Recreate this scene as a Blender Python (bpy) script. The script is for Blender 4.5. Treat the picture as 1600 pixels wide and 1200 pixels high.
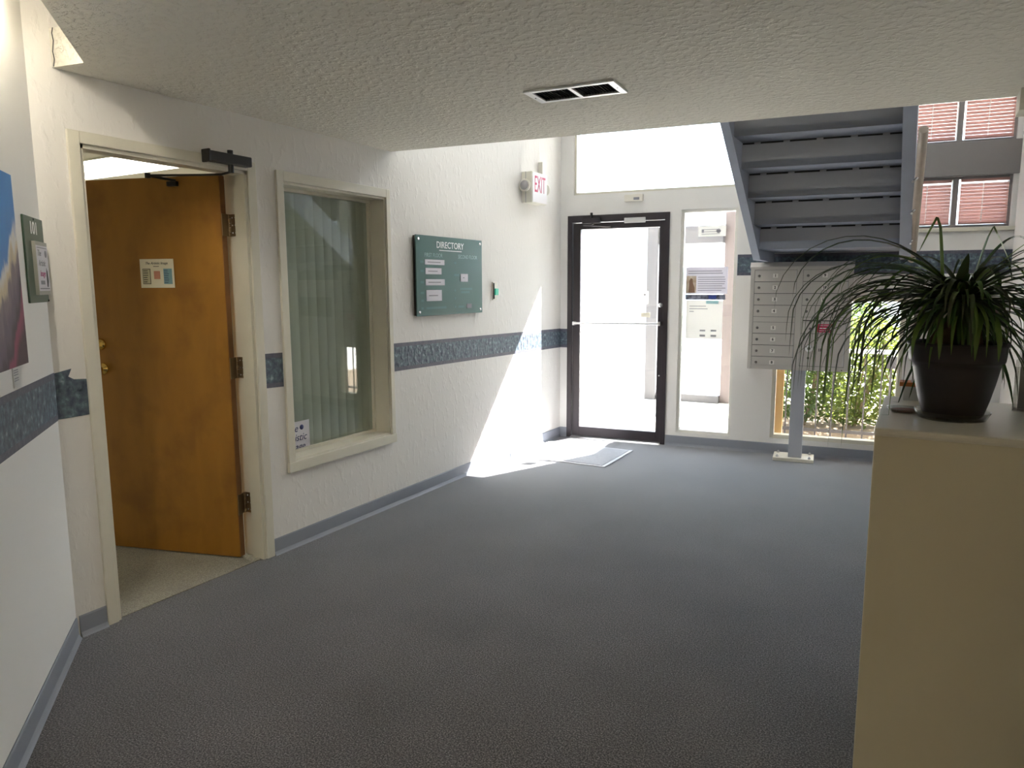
import bpy, bmesh, math, random
from mathutils import Matrix, Vector
random.seed(7)
for o in list(bpy.data.objects): bpy.data.objects.remove(o)
S = bpy.context.scene
COL = S.collection
R = math.radians

# ------------------------------------------------------------------ camera
cam_d = bpy.data.cameras.new('camera'); cam = bpy.data.objects.new('camera', cam_d); COL.objects.link(cam)
cam_d.sensor_fit = 'HORIZONTAL'; cam_d.sensor_width = 36.0
cam_d.lens = 1120.0 / 1600.0 * 36.0
cam_d.clip_start = 0.02; cam_d.clip_end = 200
_yaw, _p, _r = R(29.56), R(7.83), R(0.23)
_f = Vector((-math.sin(_yaw)*math.cos(_p), math.cos(_yaw)*math.cos(_p), -math.sin(_p)))
_rt = Vector((math.cos(_yaw), math.sin(_yaw), 0)); _dn = _f.cross(_rt)
_x = math.cos(_r)*_rt + math.sin(_r)*_dn; _y = -(-math.sin(_r)*_rt + math.cos(_r)*_dn); _z = -_f
cam.matrix_world = Matrix(((_x.x, _y.x, _z.x, 0), (_x.y, _y.y, _z.y, 0), (_x.z, _y.z, _z.z, 1.52), (0, 0, 0, 1)))
S.camera = cam

# ------------------------------------------------------------------ world, sun, exposure
S.view_settings.view_transform = 'Standard'
try: S.view_settings.look = 'None'
except Exception: pass
S.view_settings.gamma = 1.0
S.view_settings.use_curve_mapping = False
S.view_settings.exposure = 1.92
SKY = 3.0
SUN = 22.0
W = bpy.data.worlds.new('sky'); S.world = W; W.use_nodes = True
wn = W.node_tree.nodes; wl = W.node_tree.links
sky = wn.new('ShaderNodeTexSky'); sky.sky_type = 'HOSEK_WILKIE'; sky.turbidity = 3.0; sky.ground_albedo = 0.4
SUN_TRAVEL = Vector((-0.418, -1.0, -1.08)).normalized()
sky.sun_direction = -SUN_TRAVEL
mixw = wn.new('ShaderNodeMix'); mixw.data_type = 'RGBA'; mixw.inputs[0].default_value = 0.55
wl.new(sky.outputs[0], mixw.inputs[6]); mixw.inputs[7].default_value = (0.78, 0.89, 1.0, 1)
wl.new(mixw.outputs[2], wn['Background'].inputs[0]); wn['Background'].inputs[1].default_value = SKY
sd = bpy.data.lights.new('sun', 'SUN'); sd.energy = SUN; sd.angle = R(0.53); sd.color = (1.0, 0.97, 0.92)
so = bpy.data.objects.new('sun', sd); COL.objects.link(so)
so.rotation_euler = SUN_TRAVEL.to_track_quat('-Z', 'Y').to_euler(); so.location = (4, 14, 14)

# ------------------------------------------------------------------ frames of reference
XL = -3.115
TH = R(6.2)
B0 = Vector((XL, 6.475, 0))
N0 = Vector((-3.115, 1.633, 0)); TN = R(50.3)
FL = (Vector((XL, 0, 0)), R(90))                       # left wall: local x = world y, -y = into the room
FB = (B0, TH)                                          # back wall: local x = distance from the corner
FN = (N0, math.atan2(math.cos(TN), -math.sin(TN)))     # angled wall: local x negative away from the corner
FW = (Vector((0, 0, 0)), 0.0)
def fpos(F, x, y, z):
    c, s = math.cos(F[1]), math.sin(F[1])
    return Vector((F[0].x + c*x - s*y, F[0].y + s*x + c*y, F[0].z + z))

# ------------------------------------------------------------------ mesh builder
class MB:
    def __init__(s): s.v = []; s.f = []; s.sm = []
    def add(s, vs, fs, smooth=False):
        b = len(s.v); s.v += [tuple(v) for v in vs]; s.f += [tuple(b+i for i in f) for f in fs]; s.sm += [smooth]*len(fs); return s
    def box(s, x0, x1, y0, y1, z0, z1, M=None):
        if x0 > x1: x0, x1 = x1, x0
        if y0 > y1: y0, y1 = y1, y0
        if z0 > z1: z0, z1 = z1, z0
        vs = [Vector(p) for p in ((x0,y0,z0),(x1,y0,z0),(x1,y1,z0),(x0,y1,z0),(x0,y0,z1),(x1,y0,z1),(x1,y1,z1),(x0,y1,z1))]
        if M: vs = [M @ v for v in vs]
        return s.add(vs, [(0,3,2,1),(4,5,6,7),(0,1,5,4),(1,2,6,5),(2,3,7,6),(3,0,4,7)])
    def bbox(s, x0, x1, y0, y1, z0, z1, b=0.003, M=None):     # box with chamfered edges
        bm = bmesh.new(); bmesh.ops.create_cube(bm, size=1.0)
        for v in bm.verts: v.co = Vector(((x0+x1)/2 + v.co.x*(x1-x0), (y0+y1)/2 + v.co.y*(y1-y0), (z0+z1)/2 + v.co.z*(z1-z0)))
        bmesh.ops.bevel(bm, geom=bm.edges[:], offset=b, segments=2, affect='EDGES', profile=0.6)
        bm.verts.index_update()
        vs = [v.co.copy() for v in bm.verts]; fs = [[v.index for v in f.verts] for f in bm.faces]; bm.free()
        if M: vs = [M @ v for v in vs]
        return s.add(vs, fs)
    def prism(s, pts, z0, z1):                               # polygon in xy, extruded along z
        n = len(pts); a = sum(pts[i][0]*pts[(i+1)%n][1]-pts[(i+1)%n][0]*pts[i][1] for i in range(n))
        if a < 0: pts = pts[::-1]
        vs = [(p[0],p[1],z0) for p in pts] + [(p[0],p[1],z1) for p in pts]
        fs = [tuple(range(n-1,-1,-1)), tuple(range(n,2*n))] + [(i,(i+1)%n,n+(i+1)%n,n+i) for i in range(n)]
        return s.add(vs, fs)
    def xprism(s, pts, x0, x1, sk=0.0):                      # polygon in yz, extruded along x (sk: shift in y at x1)
        n = len(pts); a = sum(pts[i][0]*pts[(i+1)%n][1]-pts[(i+1)%n][0]*pts[i][1] for i in range(n))
        if a < 0: pts = pts[::-1]
        vs = [(x0,p[0],p[1]) for p in pts] + [(x1,p[0]+sk,p[1]) for p in pts]
        fs = [tuple(range(n-1,-1,-1)), tuple(range(n,2*n))] + [(i,(i+1)%n,n+(i+1)%n,n+i) for i in range(n)]
        return s.add(vs, fs)
    def yprism(s, pts, y0, y1):                              # polygon in xz, extruded along y (y0 < y1)
        n = len(pts); a = sum(pts[i][0]*pts[(i+1)%n][1]-pts[(i+1)%n][0]*pts[i][1] for i in range(n))
        if a < 0: pts = pts[::-1]
        vs = [(p[0],y0,p[1]) for p in pts] + [(p[0],y1,p[1]) for p in pts]
        fs = [tuple(range(n)), tuple(range(2*n-1,n-1,-1))] + [(n+i,n+(i+1)%n,(i+1)%n,i) for i in range(n)]
        return s.add(vs, fs)
    def tube(s, pts, r, n=10, caps=True, smooth=True):
        pts = [Vector(p) for p in pts]; rs = r if isinstance(r, (list, tuple)) else [r]*len(pts)
        vs = []; fs = []; up = None
        for i, p in enumerate(pts):
            t = (pts[min(i+1,len(pts)-1)] - pts[max(i-1,0)]).normalized()
            if up is None: up = t.orthogonal().normalized()
            up = (up - t*up.dot(t)).normalized(); w = t.cross(up)
            for k in range(n):
                a = 2*math.pi*k/n; vs.append(p + (up*math.cos(a) + w*math.sin(a))*rs[i])
        for i in range(len(pts)-1):
            for k in range(n): fs.append((i*n+k, i*n+(k+1)%n, (i+1)*n+(k+1)%n, (i+1)*n+k))
        s.add(vs, fs, smooth)
        if caps:
            m = len(pts)-1
            s.add([vs[k] for k in range(n)], [tuple(range(n-1,-1,-1))]); s.add([vs[m*n+k] for k in range(n)], [tuple(range(n))])
        return s
    def cyl(s, p0, p1, r, n=16): return s.tube([p0, p1], r, n)
    def lathe(s, prof, c=(0,0,0), n=40, axis='Z', smooth=True):
        vs = []; fs = []
        for (r, h) in prof:
            for k in range(n):
                a = 2*math.pi*k/n; x, y = r*math.cos(a), r*math.sin(a)
                q = (x, y, h) if axis == 'Z' else ((x, -h, y) if axis == 'Y' else (h, x, y))
                vs.append((c[0]+q[0], c[1]+q[1], c[2]+q[2]))
        for i in range(len(prof)-1):
            for k in range(n): fs.append((i*n+k, i*n+(k+1)%n, (i+1)*n+(k+1)%n, (i+1)*n+k))
        return s.add(vs, fs, smooth)
    def mesh(s, name):
        me = bpy.data.meshes.new(name); me.from_pydata(s.v, [], s.f)
        me.polygons.foreach_set('use_smooth', s.sm); me.update(); return me

SMALL = {'printed_lines','worn_lettering','sheet_rules','ladder_cord','sticker_print','lock_arrows'}     # print and beads too small to pick apart
def link(name, me, m, parent=None, loc=(0,0,0), rotz=0.0):
    o = bpy.data.objects.new(name, me); COL.objects.link(o)
    if m is not None and me is not None and not me.materials: me.materials.append(m)
    o.location = loc; o.rotation_euler = (0, 0, rotz)
    if parent: o.parent = parent
    return o
def part(name, mb, m, parent, label=None):
    o = link(name, mb.mesh(name), m, parent)
    if name in SMALL: o['kind'] = 'stuff'
    if label: o['label'] = label
    return o
def tag(o, label, cat, group=None, kind=None):
    o['label'] = label; o['category'] = cat
    if group: o['group'] = group
    if kind: o['kind'] = kind
    return o
def thing(name, label, cat, F=FW, at=(0,0,0), group=None, kind=None, rz=0.0):
    o = bpy.data.objects.new(name, None); COL.objects.link(o); o.empty_display_size = 0.05
    o.location = fpos(F, *at); o.rotation_euler = (0, 0, F[1]+rz)
    return tag(o, label, cat, group, kind)
def solo(name, mb, m, label, cat, F=FW, at=(0,0,0), group=None, kind=None):
    o = link(name, mb.mesh(name), m, None, fpos(F, *at), F[1]); return tag(o, label, cat, group, kind)
def text(name, s, size, m, parent, x, y, z, ax='CENTER', depth=0.0004, sx=1.0, shear=0.0, bold=0.0):
    cu = bpy.data.curves.new(name, 'FONT'); cu.body = s; cu.size = size; cu.align_x = ax; cu.align_y = 'CENTER'
    cu.extrude = depth; cu.resolution_u = 3; cu.shear = shear; cu.offset = bold
    t = bpy.data.objects.new(name+'_tmp', cu); COL.objects.link(t)
    dg = bpy.context.evaluated_depsgraph_get(); me = bpy.data.meshes.new_from_object(t.evaluated_get(dg))
    bpy.data.objects.remove(t); bpy.data.curves.remove(cu)
    me.transform(Matrix.Translation((x, y, z)) @ Matrix.Rotation(R(90), 4, 'X') @ Matrix.Diagonal((sx, 1, 1, 1)))
    me.name = name
    me.materials.clear()
    return link(name, me, m, parent)

# ------------------------------------------------------------------ materials
MATS = {}
def mat(name, col, rough=0.6, metal=0.0, noise=None, bump=None, spec=0.5, emit=None, trans=0.0, coat=0.0):
    m = bpy.data.materials.new(name); m.use_nodes = True; nt = m.node_tree; N = nt.nodes; L = nt.links
    b = N['Principled BSDF']; b.inputs['Roughness'].default_value = rough; b.inputs['Metallic'].default_value = metal
    b.inputs['Base Color'].default_value = (*col, 1); b.inputs['Specular IOR Level'].default_value = spec
    b.inputs['Coat Weight'].default_value = coat
    tc = N.new('ShaderNodeTexCoord')
    if noise:
        sc, col2, det = noise[:3]; mp = N.new('ShaderNodeMapping'); L.new(tc.outputs['Object'], mp.inputs[0])
        if len(noise) > 3: mp.inputs['Scale'].default_value = noise[3]
        nz = N.new('ShaderNodeTexNoise'); nz.inputs['Scale'].default_value = sc; nz.inputs['Detail'].default_value = det
        L.new(mp.outputs[0], nz.inputs['Vector']); mx = N.new('ShaderNodeMix'); mx.data_type = 'RGBA'
        rp = N.new('ShaderNodeMapRange'); rp.inputs[1].default_value = 0.33; rp.inputs[2].default_value = 0.67
        L.new(nz.outputs['Fac'], rp.inputs[0]); L.new(rp.outputs[0], mx.inputs[0])
        mx.inputs[6].default_value = (*col, 1); mx.inputs[7].default_value = (*col2, 1); L.new(mx.outputs[2], b.inputs['Base Color'])
    if bump:
        sc, st, dist = bump[:3]; mp = N.new('ShaderNodeMapping'); L.new(tc.outputs['Object'], mp.inputs[0])
        if len(bump) > 3: mp.inputs['Scale'].default_value = bump[3]
        nz = N.new('ShaderNodeTexNoise'); nz.inputs['Scale'].default_value = sc; nz.inputs['Detail'].default_value = 4
        L.new(mp.outputs[0], nz.inputs['Vector']); bp = N.new('ShaderNodeBump'); bp.inputs['Strength'].default_value = st
        bp.inputs['Distance'].default_value = dist; h = nz.outputs['Fac']
        if len(bump) > 4:                                     # trowelled plaster: flattened islands
            rp = N.new('ShaderNodeMapRange'); rp.interpolation_type = 'SMOOTHSTEP'; rp.inputs[1].default_value = bump[4]; rp.inputs[2].default_value = bump[5]
            L.new(h, rp.inputs[0]); h = rp.outputs[0]
        L.new(h, bp.inputs['Height']); L.new(bp.outputs[0], b.inputs['Normal'])
    if emit: b.inputs['Emission Color'].default_value = (*emit[0], 1); b.inputs['Emission Strength'].default_value = emit[1]
    if trans:
        t = N.new('ShaderNodeBsdfTranslucent'); t.inputs[0].default_value = (*col, 1); ms = N.new('ShaderNodeMixShader'); ms.inputs[0].default_value = trans
        L.new(b.outputs[0], ms.inputs[1]); L.new(t.outputs[0], ms.inputs[2]); L.new(ms.outputs[0], N['Material Output'].inputs[0])
    MATS[name] = m; return m
def glass(name, tint=(1,1,1), refl=1.45):
    m = bpy.data.materials.new(name); m.use_nodes = True; nt = m.node_tree; N = nt.nodes; L = nt.links
    N.remove(N['Principled BSDF']); t = N.new('ShaderNodeBsdfTransparent'); t.inputs[0].default_value = (*tint, 1)
    g = N.new('ShaderNodeBsdfGlossy'); g.inputs['Roughness'].default_value = 0.0; fr = N.new('ShaderNodeFresnel'); ge = N.new('ShaderNodeNewGeometry'); mi = N.new('ShaderNodeMix'); mi.inputs[2].default_value = refl; mi.inputs[3].default_value = 1/refl
    L.new(ge.outputs['Backfacing'], mi.inputs[0]); L.new(mi.outputs[0], fr.inputs[0])   # a thin pane reflects the same from both sides
    ms = N.new('ShaderNodeMixShader'); L.new(fr.outputs[0], ms.inputs[0]); L.new(t.outputs[0], ms.inputs[1]); L.new(g.outputs[0], ms.inputs[2])
    L.new(ms.outputs[0], N['Material Output'].inputs[0]); return m

WALL = mat('wall_plaster', (0.80, 0.78, 0.745), 0.85, bump=(24, 0.27, 0.006, (1,1,0.5), 0.50, 0.70))
WALLS = mat('wall_smooth', (0.80, 0.785, 0.755), 0.8, bump=(30, 0.15, 0.003))
CEIL = mat('ceiling_plaster', (0.72, 0.69, 0.60), 0.9, bump=(30, 0.6, 0.007, (1,1,1), 0.46, 0.62))
WHITE = mat('white_paint', (0.80, 0.78, 0.72), 0.5)
CREAM = mat('cream_frame_paint', (0.72, 0.69, 0.58), 0.4, noise=(6, (0.68,0.65,0.55), 3))
def carpet_mat(name, a, b, c):
    m = mat(name, a, 0.95, spec=0.1); nt = m.node_tree; N = nt.nodes; L = nt.links; bs = N['Principled BSDF']
    tc = N.new('ShaderNodeTexCoord')
    n1 = N.new('ShaderNodeTexNoise'); n1.inputs['Scale'].default_value = 170; n1.inputs['Detail'].default_value = 3; n1.inputs['Roughness'].default_value = 0.75
    n2 = N.new('ShaderNodeTexNoise'); n2.inputs['Scale'].default_value = 2.2; n2.inputs['Detail'].default_value = 4
    L.new(tc.outputs['Object'], n1.inputs['Vector']); L.new(tc.outputs['Object'], n2.inputs['Vector'])
    cr = N.new('ShaderNodeValToRGB'); e = cr.color_ramp.elements; e[0].position = 0.39; e[0].color = (*b, 1); e[1].position = 0.64; e[1].color = (*c, 1)
    x = e.new(0.50); x.color = (*a, 1); L.new(n1.outputs['Fac'], cr.inputs[0])
    mx = N.new('ShaderNodeMix'); mx.data_type = 'RGBA'; mx.blend_type = 'MULTIPLY'; mx.inputs[0].default_value = 1
    cr2 = N.new('ShaderNodeValToRGB'); f = cr2.color_ramp.elements; f[0].position = 0.3; f[0].color = (0.8,0.8,0.8,1); f[1].position = 0.7; f[1].color = (1.1,1.1,1.12,1)
    L.new(n2.outputs['Fac'], cr2.inputs[0]); L.new(cr.outputs[0], mx.inputs[6]); L.new(cr2.outputs[0], mx.inputs[7]); L.new(mx.outputs[2], bs.inputs['Base Color'])
    bs.inputs['Sheen Weight'].default_value = 0.85; bs.inputs['Sheen Roughness'].default_value = 0.35; bs.inputs['Sheen Tint'].default_value = (0.85,0.92,1.0,1)
    bp = N.new('ShaderNodeBump'); bp.inputs['Strength'].default_value = 0.5; bp.inputs['Distance'].default_value = 0.004
    L.new(n1.outputs['Fac'], bp.inputs['Height']); L.new(bp.outputs[0], bs.inputs['Normal']); return m
CARPET = carpet_mat('blue_grey_carpet', (0.080,0.073,0.074), (0.020,0.018,0.018), (0.25,0.235,0.24))
CARPET2 = carpet_mat('beige_carpet', (0.30,0.28,0.21), (0.18,0.165,0.12), (0.46,0.43,0.34))
MATM = carpet_mat('door_mat_fibre', (0.25,0.255,0.28), (0.15,0.15,0.17), (0.38,0.39,0.42))
RUBBER = mat('grey_rubber', (0.27,0.29,0.335), 0.45)
def border_mat():
    m = mat('wallpaper_border', (0.1,0.14,0.16), 0.6, bump=(25, 0.5, 0.006, (1,1,0.5), 0.46, 0.62)); nt = m.node_tree; N = nt.nodes; L = nt.links; bs = N['Principled BSDF']
    tc = N.new('ShaderNodeTexCoord'); n1 = N.new('ShaderNodeTexNoise'); n1.inputs['Scale'].default_value = 34; n1.inputs['Detail'].default_value = 5
    L.new(tc.outputs['Object'], n1.inputs['Vector']); cr = N.new('ShaderNodeValToRGB'); e = cr.color_ramp.elements
    e[0].position = 0.36; e[0].color = (0.05,0.065,0.10,1); e[1].position = 0.72; e[1].color = (0.30,0.36,0.40,1)
    x = e.new(0.5); x.color = (0.085,0.115,0.15,1); x = e.new(0.6); x.color = (0.11,0.165,0.19,1)
    L.new(n1.outputs['Fac'], cr.inputs[0]); L.new(cr.outputs[0], bs.inputs['Base Color']); return m
BORD = border_mat()
BORDE = mat('border_edge_band', (0.075,0.08,0.115), 0.6, noise=(40, (0.12,0.12,0.15), 4))
DOORW = None
def wood(name, c1, c2, c3, sc, stretch, rough=0.4):
    m = mat(name, c1, rough); nt = m.node_tree; N = nt.nodes; L = nt.links; bs = N['Principled BSDF']
    tc = N.new('ShaderNodeTexCoord'); mp = N.new('ShaderNodeMapping'); mp.inputs['Scale'].default_value = stretch; L.new(tc.outputs['Object'], mp.inputs[0])
    n1 = N.new('ShaderNodeTexNoise'); n1.inputs['Scale'].default_value = sc; n1.inputs['Detail'].default_value = 5; n1.inputs['Distortion'].default_value = 0.6
    n2 = N.new('ShaderNodeTexNoise'); n2.inputs['Scale'].default_value = 5.0; n2.inputs['Detail'].default_value = 4
    L.new(mp.outputs[0], n1.inputs['Vector']); L.new(tc.outputs['Object'], n2.inputs['Vector'])
    cr = N.new('ShaderNodeValToRGB'); e = cr.color_ramp.elements; e[0].position = 0.35; e[0].color = (*c1,1); e[1].position = 0.65; e[1].color = (*c2,1)
    L.new(n1.outputs['Fac'], cr.inputs[0]); mx = N.new('ShaderNodeMix'); mx.data_type = 'RGBA'
    rp = N.new('ShaderNodeMapRange'); rp.inputs[1].default_value = 0.5; rp.inputs[2].default_value = 0.72; L.new(n2.outputs['Fac'], rp.inputs[0])
    rp.inputs[4].default_value = 0.75
    L.new(rp.outputs[0], mx.inputs[0]); L.new(cr.outputs[0], mx.inputs[6]); mx.inputs[7].default_value = (*c3,1); L.new(mx.outputs[2], bs.inputs['Base Color']); return m
DOORW = wood('birch_door_veneer', (0.36,0.165,0.016), (0.31,0.138,0.013), (0.22,0.09,0.008), 9, (1,1,0.25), 0.5)
DOORE = wood('door_edge_wood', (0.27,0.12,0.04), (0.23,0.10,0.03), (0.17,0.07,0.022), 9, (1,1,0.2), 0.5)
OUTW = wood('yellow_timber', (0.55,0.36,0.14), (0.42,0.25,0.09), (0.33,0.18,0.07), 9, (1,1,0.15), 0.6)
RAILW = mat('pale_rail_wood', (0.50,0.43,0.36), 0.35, noise=(14,(0.44,0.37,0.30),3,(1,1,0.2)))
BLACK = mat('black_enamel', (0.018,0.017,0.016), 0.4)
BRONZE = mat('bronze_aluminium', (0.035,0.028,0.033), 0.4, metal=0.3)
BRASS = mat('polished_brass', (0.78,0.56,0.18), 0.18, metal=1.0)
HINGE = mat('antique_brass', (0.30,0.22,0.13), 0.4, metal=0.8)
CHROME = mat('chrome', (0.75,0.75,0.76), 0.2, metal=1.0)
ALU = mat('brushed_aluminium', (0.62,0.62,0.63), 0.35, metal=0.9)
GLASS = glass('window_glass')
GLASSI = glass('interior_glass', (0.93,0.96,0.94), 1.55)
GREEN = mat('green_sign_plastic', (0.035,0.07,0.042), 0.4)
DGREEN = mat('directory_green_acrylic', (0.07,0.155,0.145), 0.28)  # base colour lifted to stand in for pale reflected window haze
PAPER = mat('white_paper', (0.82,0.81,0.78), 0.7, trans=0.4)
PAPERL = mat('lilac_paper', (0.80,0.78,0.83), 0.7, trans=0.25)
CARD = mat('cream_card', (0.80,0.76,0.62), 0.7)
INK = mat('black_ink', (0.03,0.03,0.03), 0.6)
GREYINK = mat('grey_ink', (0.30,0.30,0.33), 0.6)
PINKINK = mat('magenta_ink', (0.50,0.12,0.28), 0.6)
NAVYINK = mat('navy_ink', (0.04,0.05,0.16), 0.6)
WHITEL = mat('white_lettering', (0.86,0.88,0.88), 0.5)
PALEL = mat('worn_pale_lettering', (0.36,0.52,0.52), 0.5)
REDP = mat('red_print', (0.55,0.01,0.07), 0.5)
SALMON = mat('salmon_print', (0.62,0.28,0.20), 0.6)
BLUEP = mat('blue_print', (0.22,0.40,0.46), 0.6)
PALEP = mat('pale_sage_print', (0.55,0.52,0.36), 0.6)
OFFW = mat('off_white_plastic', (0.78,0.75,0.66), 0.45)
STEEL = mat('blue_grey_stair_paint', (0.38,0.42,0.51), 0.45, noise=(5,(0.35,0.385,0.46),3))
STEELR = mat('grey_riser_paint', (0.40,0.405,0.43), 0.55)
MAILM = mat('mailbox_grey', (0.58,0.555,0.52), 0.4, metal=0.0)
MAILP = mat('pedestal_grey', (0.46,0.48,0.53), 0.45)
MAILD = mat('mailbox_shadow_gap', (0.10,0.10,0.10), 0.6)
VENTW = mat('vent_white_enamel', (0.85,0.85,0.84), 0.4)
VENTB = mat('vent_slat_enamel', (0.09,0.088,0.08), 0.5)
DARK = mat('duct_dark', (0.01,0.01,0.01), 0.9)
BLINDV = mat('sage_vertical_blind', (0.56,0.59,0.54), 0.7, bump=(60,0.2,0.002))
PINKB = mat('pink_blind_slat', (0.42,0.225,0.20), 0.5, trans=0.17)
CORDM = mat('white_blind_cord', (0.85,0.82,0.80), 0.6)
GREYB = mat('grey_spandrel_paint', (0.22,0.205,0.20), 0.6)
LAMW = mat('white_laminate', (0.62,0.57,0.42), 0.42, noise=(3,(0.60,0.545,0.40),2))
LAMT = mat('counter_top_laminate', (0.66,0.63,0.54), 0.32)
POTM = mat('dark_plastic_pot', (0.013,0.009,0.011), 0.48, noise=(12,(0.020,0.012,0.012),4))
SOIL = mat('potting_soil', (0.03,0.02,0.014), 0.95, bump=(60,1.0,0.01))
TRUNK = mat('palm_bark', (0.20,0.13,0.08), 0.9, bump=(40,0.8,0.01), noise=(18,(0.10,0.06,0.04),4))
LEAF1 = mat('palm_leaf_green', (0.055,0.115,0.022), 0.4, noise=(7,(0.035,0.085,0.02),3), trans=0.3)
LEAF2 = mat('palm_leaf_pale', (0.13,0.21,0.04), 0.4, noise=(7,(0.09,0.16,0.03),3), trans=0.35)
LEAF3 = mat('palm_leaf_dark', (0.03,0.065,0.018), 0.4, noise=(7,(0.055,0.05,0.025),3), trans=0.25)
CLEAR = glass('clear_plastic', (0.86,0.86,0.84), 1.40)
SHRUB = mat('shrub_leaf', (0.085,0.13,0.022), 0.5, noise=(9,(0.045,0.085,0.015),3), trans=0.45)
SHRUB2 = mat('shrub_leaf_yellow', (0.16,0.20,0.035), 0.5, noise=(9,(0.08,0.12,0.022),3), trans=0.45)
TWIG = mat('twig_bark', (0.22,0.16,0.10), 0.9)
CONC = mat('sunlit_concrete', (0.62,0.60,0.56), 0.9, noise=(3,(0.56,0.54,0.50),5))
SOILO = mat('planting_bed_mulch', (0.30,0.22,0.14), 0.95, noise=(25,(0.18,0.12,0.08),5))
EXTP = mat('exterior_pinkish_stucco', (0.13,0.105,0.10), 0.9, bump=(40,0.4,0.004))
EXTW = mat('pale_render', (0.78,0.78,0.78), 0.9)
EXTB = mat('pale_blue_cladding', (0.60,0.72,0.78), 0.8)
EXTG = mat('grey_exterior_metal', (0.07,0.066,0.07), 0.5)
LAMP = mat('fluorescent_tube', (1,1,1), 0.4, emit=((1.0,0.93,0.80), 30.0))
TROFF = mat('troffer_diffuser', (1,1,1), 0.4, emit=((1.0,0.97,0.88), 9.0))
REARL = mat('rear_fill_glow', (1,1,1), 0.4, emit=((1.0,0.78,0.46), 3.3))
GREENLED = mat('green_indicator', (0.02,0.30,0.20), 0.4, emit=((0.05,0.7,0.45), 0.08))
SHELFW = mat('shelf_board', (0.60,0.56,0.46), 0.6)

# ------------------------------------------------------------------ structure
def wall_panel(F, name, label, x0, x1, z0, z1, holes, y0, y1, m):
    xs = sorted({x0, x1, *[h[0] for h in holes], *[h[1] for h in holes]}); zs = sorted({z0, z1, *[h[2] for h in holes], *[h[3] for h in holes]})
    xs = [x for x in xs if x0 <= x <= x1]; zs = [z for z in zs if z0 <= z <= z1]
    def solid(i, k):
        if i < 0 or k < 0 or i >= len(xs)-1 or k >= len(zs)-1: return False
        cx, cz = (xs[i]+xs[i+1])/2, (zs[k]+zs[k+1])/2
        return not any(h[0] < cx < h[1] and h[2] < cz < h[3] for h in holes)
    mb = MB()
    for i in range(len(xs)-1):
        for k in range(len(zs)-1):
            if not solid(i, k): continue
            a, b, c, d = xs[i], xs[i+1], zs[k], zs[k+1]
            mb.add([(a,y0,c),(b,y0,c),(b,y0,d),(a,y0,d)], [(0,1,2,3)]); mb.add([(a,y1,c),(b,y1,c),(b,y1,d),(a,y1,d)], [(3,2,1,0)])
            if not solid(i-1, k): mb.add([(a,y0,c),(a,y0,d),(a,y1,d),(a,y1,c)], [(0,1,2,3)])
            if not solid(i+1, k): mb.add([(b,y0,c),(b,y1,c),(b,y1,d),(b,y0,d)], [(0,1,2,3)])
            if not solid(i, k-1): mb.add([(a,y0,c),(a,y1,c),(b,y1,c),(b,y0,c)], [(0,1,2,3)])
            if not solid(i, k+1): mb.add([(a,y0,d),(b,y0,d),(b,y1,d),(a,y1,d)], [(0,1,2,3)])
    return solo(name, mb, m, label, 'wall', F, kind='structure')
WT = 0.16
UR = 3.737                                            # back wall meets the right wall
TOPZ = 5.4
wall_panel(FL, 'wall_left', 'long off-white plaster wall with the wooden door, window and directory', 1.633, 6.475+0.2, 0, TOPZ,
           [(1.765,2.735,0,2.168), (2.92,3.80,0.51,2.095)], 0, WT, WALL)
H_DOOR = (0.075,1.065,0,2.185); H_TR = (0.13,1.68,2.38,3.14); H_SIDE = (1.167,1.668,0.128,2.198); H_LOW = (2.01,3.035,0.14,1.407)
H_B1 = (2.95,3.70,1.965,2.36); H_B2 = (2.95,3.70,2.62,3.14); H_CL = (0.3,3.45,3.6,4.75)
wall_panel(FB, 'wall_back', 'entrance end wall with glass door and tall windows', 0, UR+0.2, 0, TOPZ, [H_DOOR,H_TR,H_SIDE,H_LOW,H_B1,H_B2,H_CL], 0, 0.14, WALLS)
NLEN = 6.0
wall_panel(FN, 'wall_near', 'angled white wall at left edge carrying the painting', -NLEN, 0.0, 0, 3.0, [], 0, 0.12, WALLS)
nend = fpos(FN, -NLEN, 0, 0)
solo('wall_right', MB().box(0.6, 0.72, 1.6, 6.9, 0, TOPZ), WALLS, 'white side wall beyond the counter, at the right edge', 'wall', kind='structure')
solo('wall_recess', MB().box(0.72, 3.0, 1.6, 1.72, 0, 3.0), WALLS, 'white return wall of the side recess behind the counter', 'wall', kind='structure')
solo('wall_side', MB().box(3.0, 3.12, nend.y-0.2, 1.72, 0, 3.0), WALLS, 'white side wall of the recess, out of view', 'wall', kind='structure')
solo('wall_rear', MB().box(nend.x-0.3, 3.12, nend.y-0.14, nend.y, 0, 3.0), WALLS, 'white rear wall behind the viewpoint', 'wall', kind='structure')
# floors
solo('floor', MB().prism([(XL-0.02,1.60),(XL-0.02,6.60),(0.72,7.0),(0.72,1.72),(3.1,1.72),(3.1,nend.y-0.1),(nend.x-0.05,nend.y-0.1),(N0.x-0.02,N0.y-0.05)], -0.06, 0), CARPET,
     'blue-grey flecked carpet across the lobby', 'floor', kind='structure')
solo('floor_office', MB().prism([(-7.2,0.8),(-7.2,5.2),(XL-0.022,5.2),(XL-0.022,0.8)], -0.06, 0.002), CARPET2, 'beige carpet inside the office doorway', 'floor', kind='structure')
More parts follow.
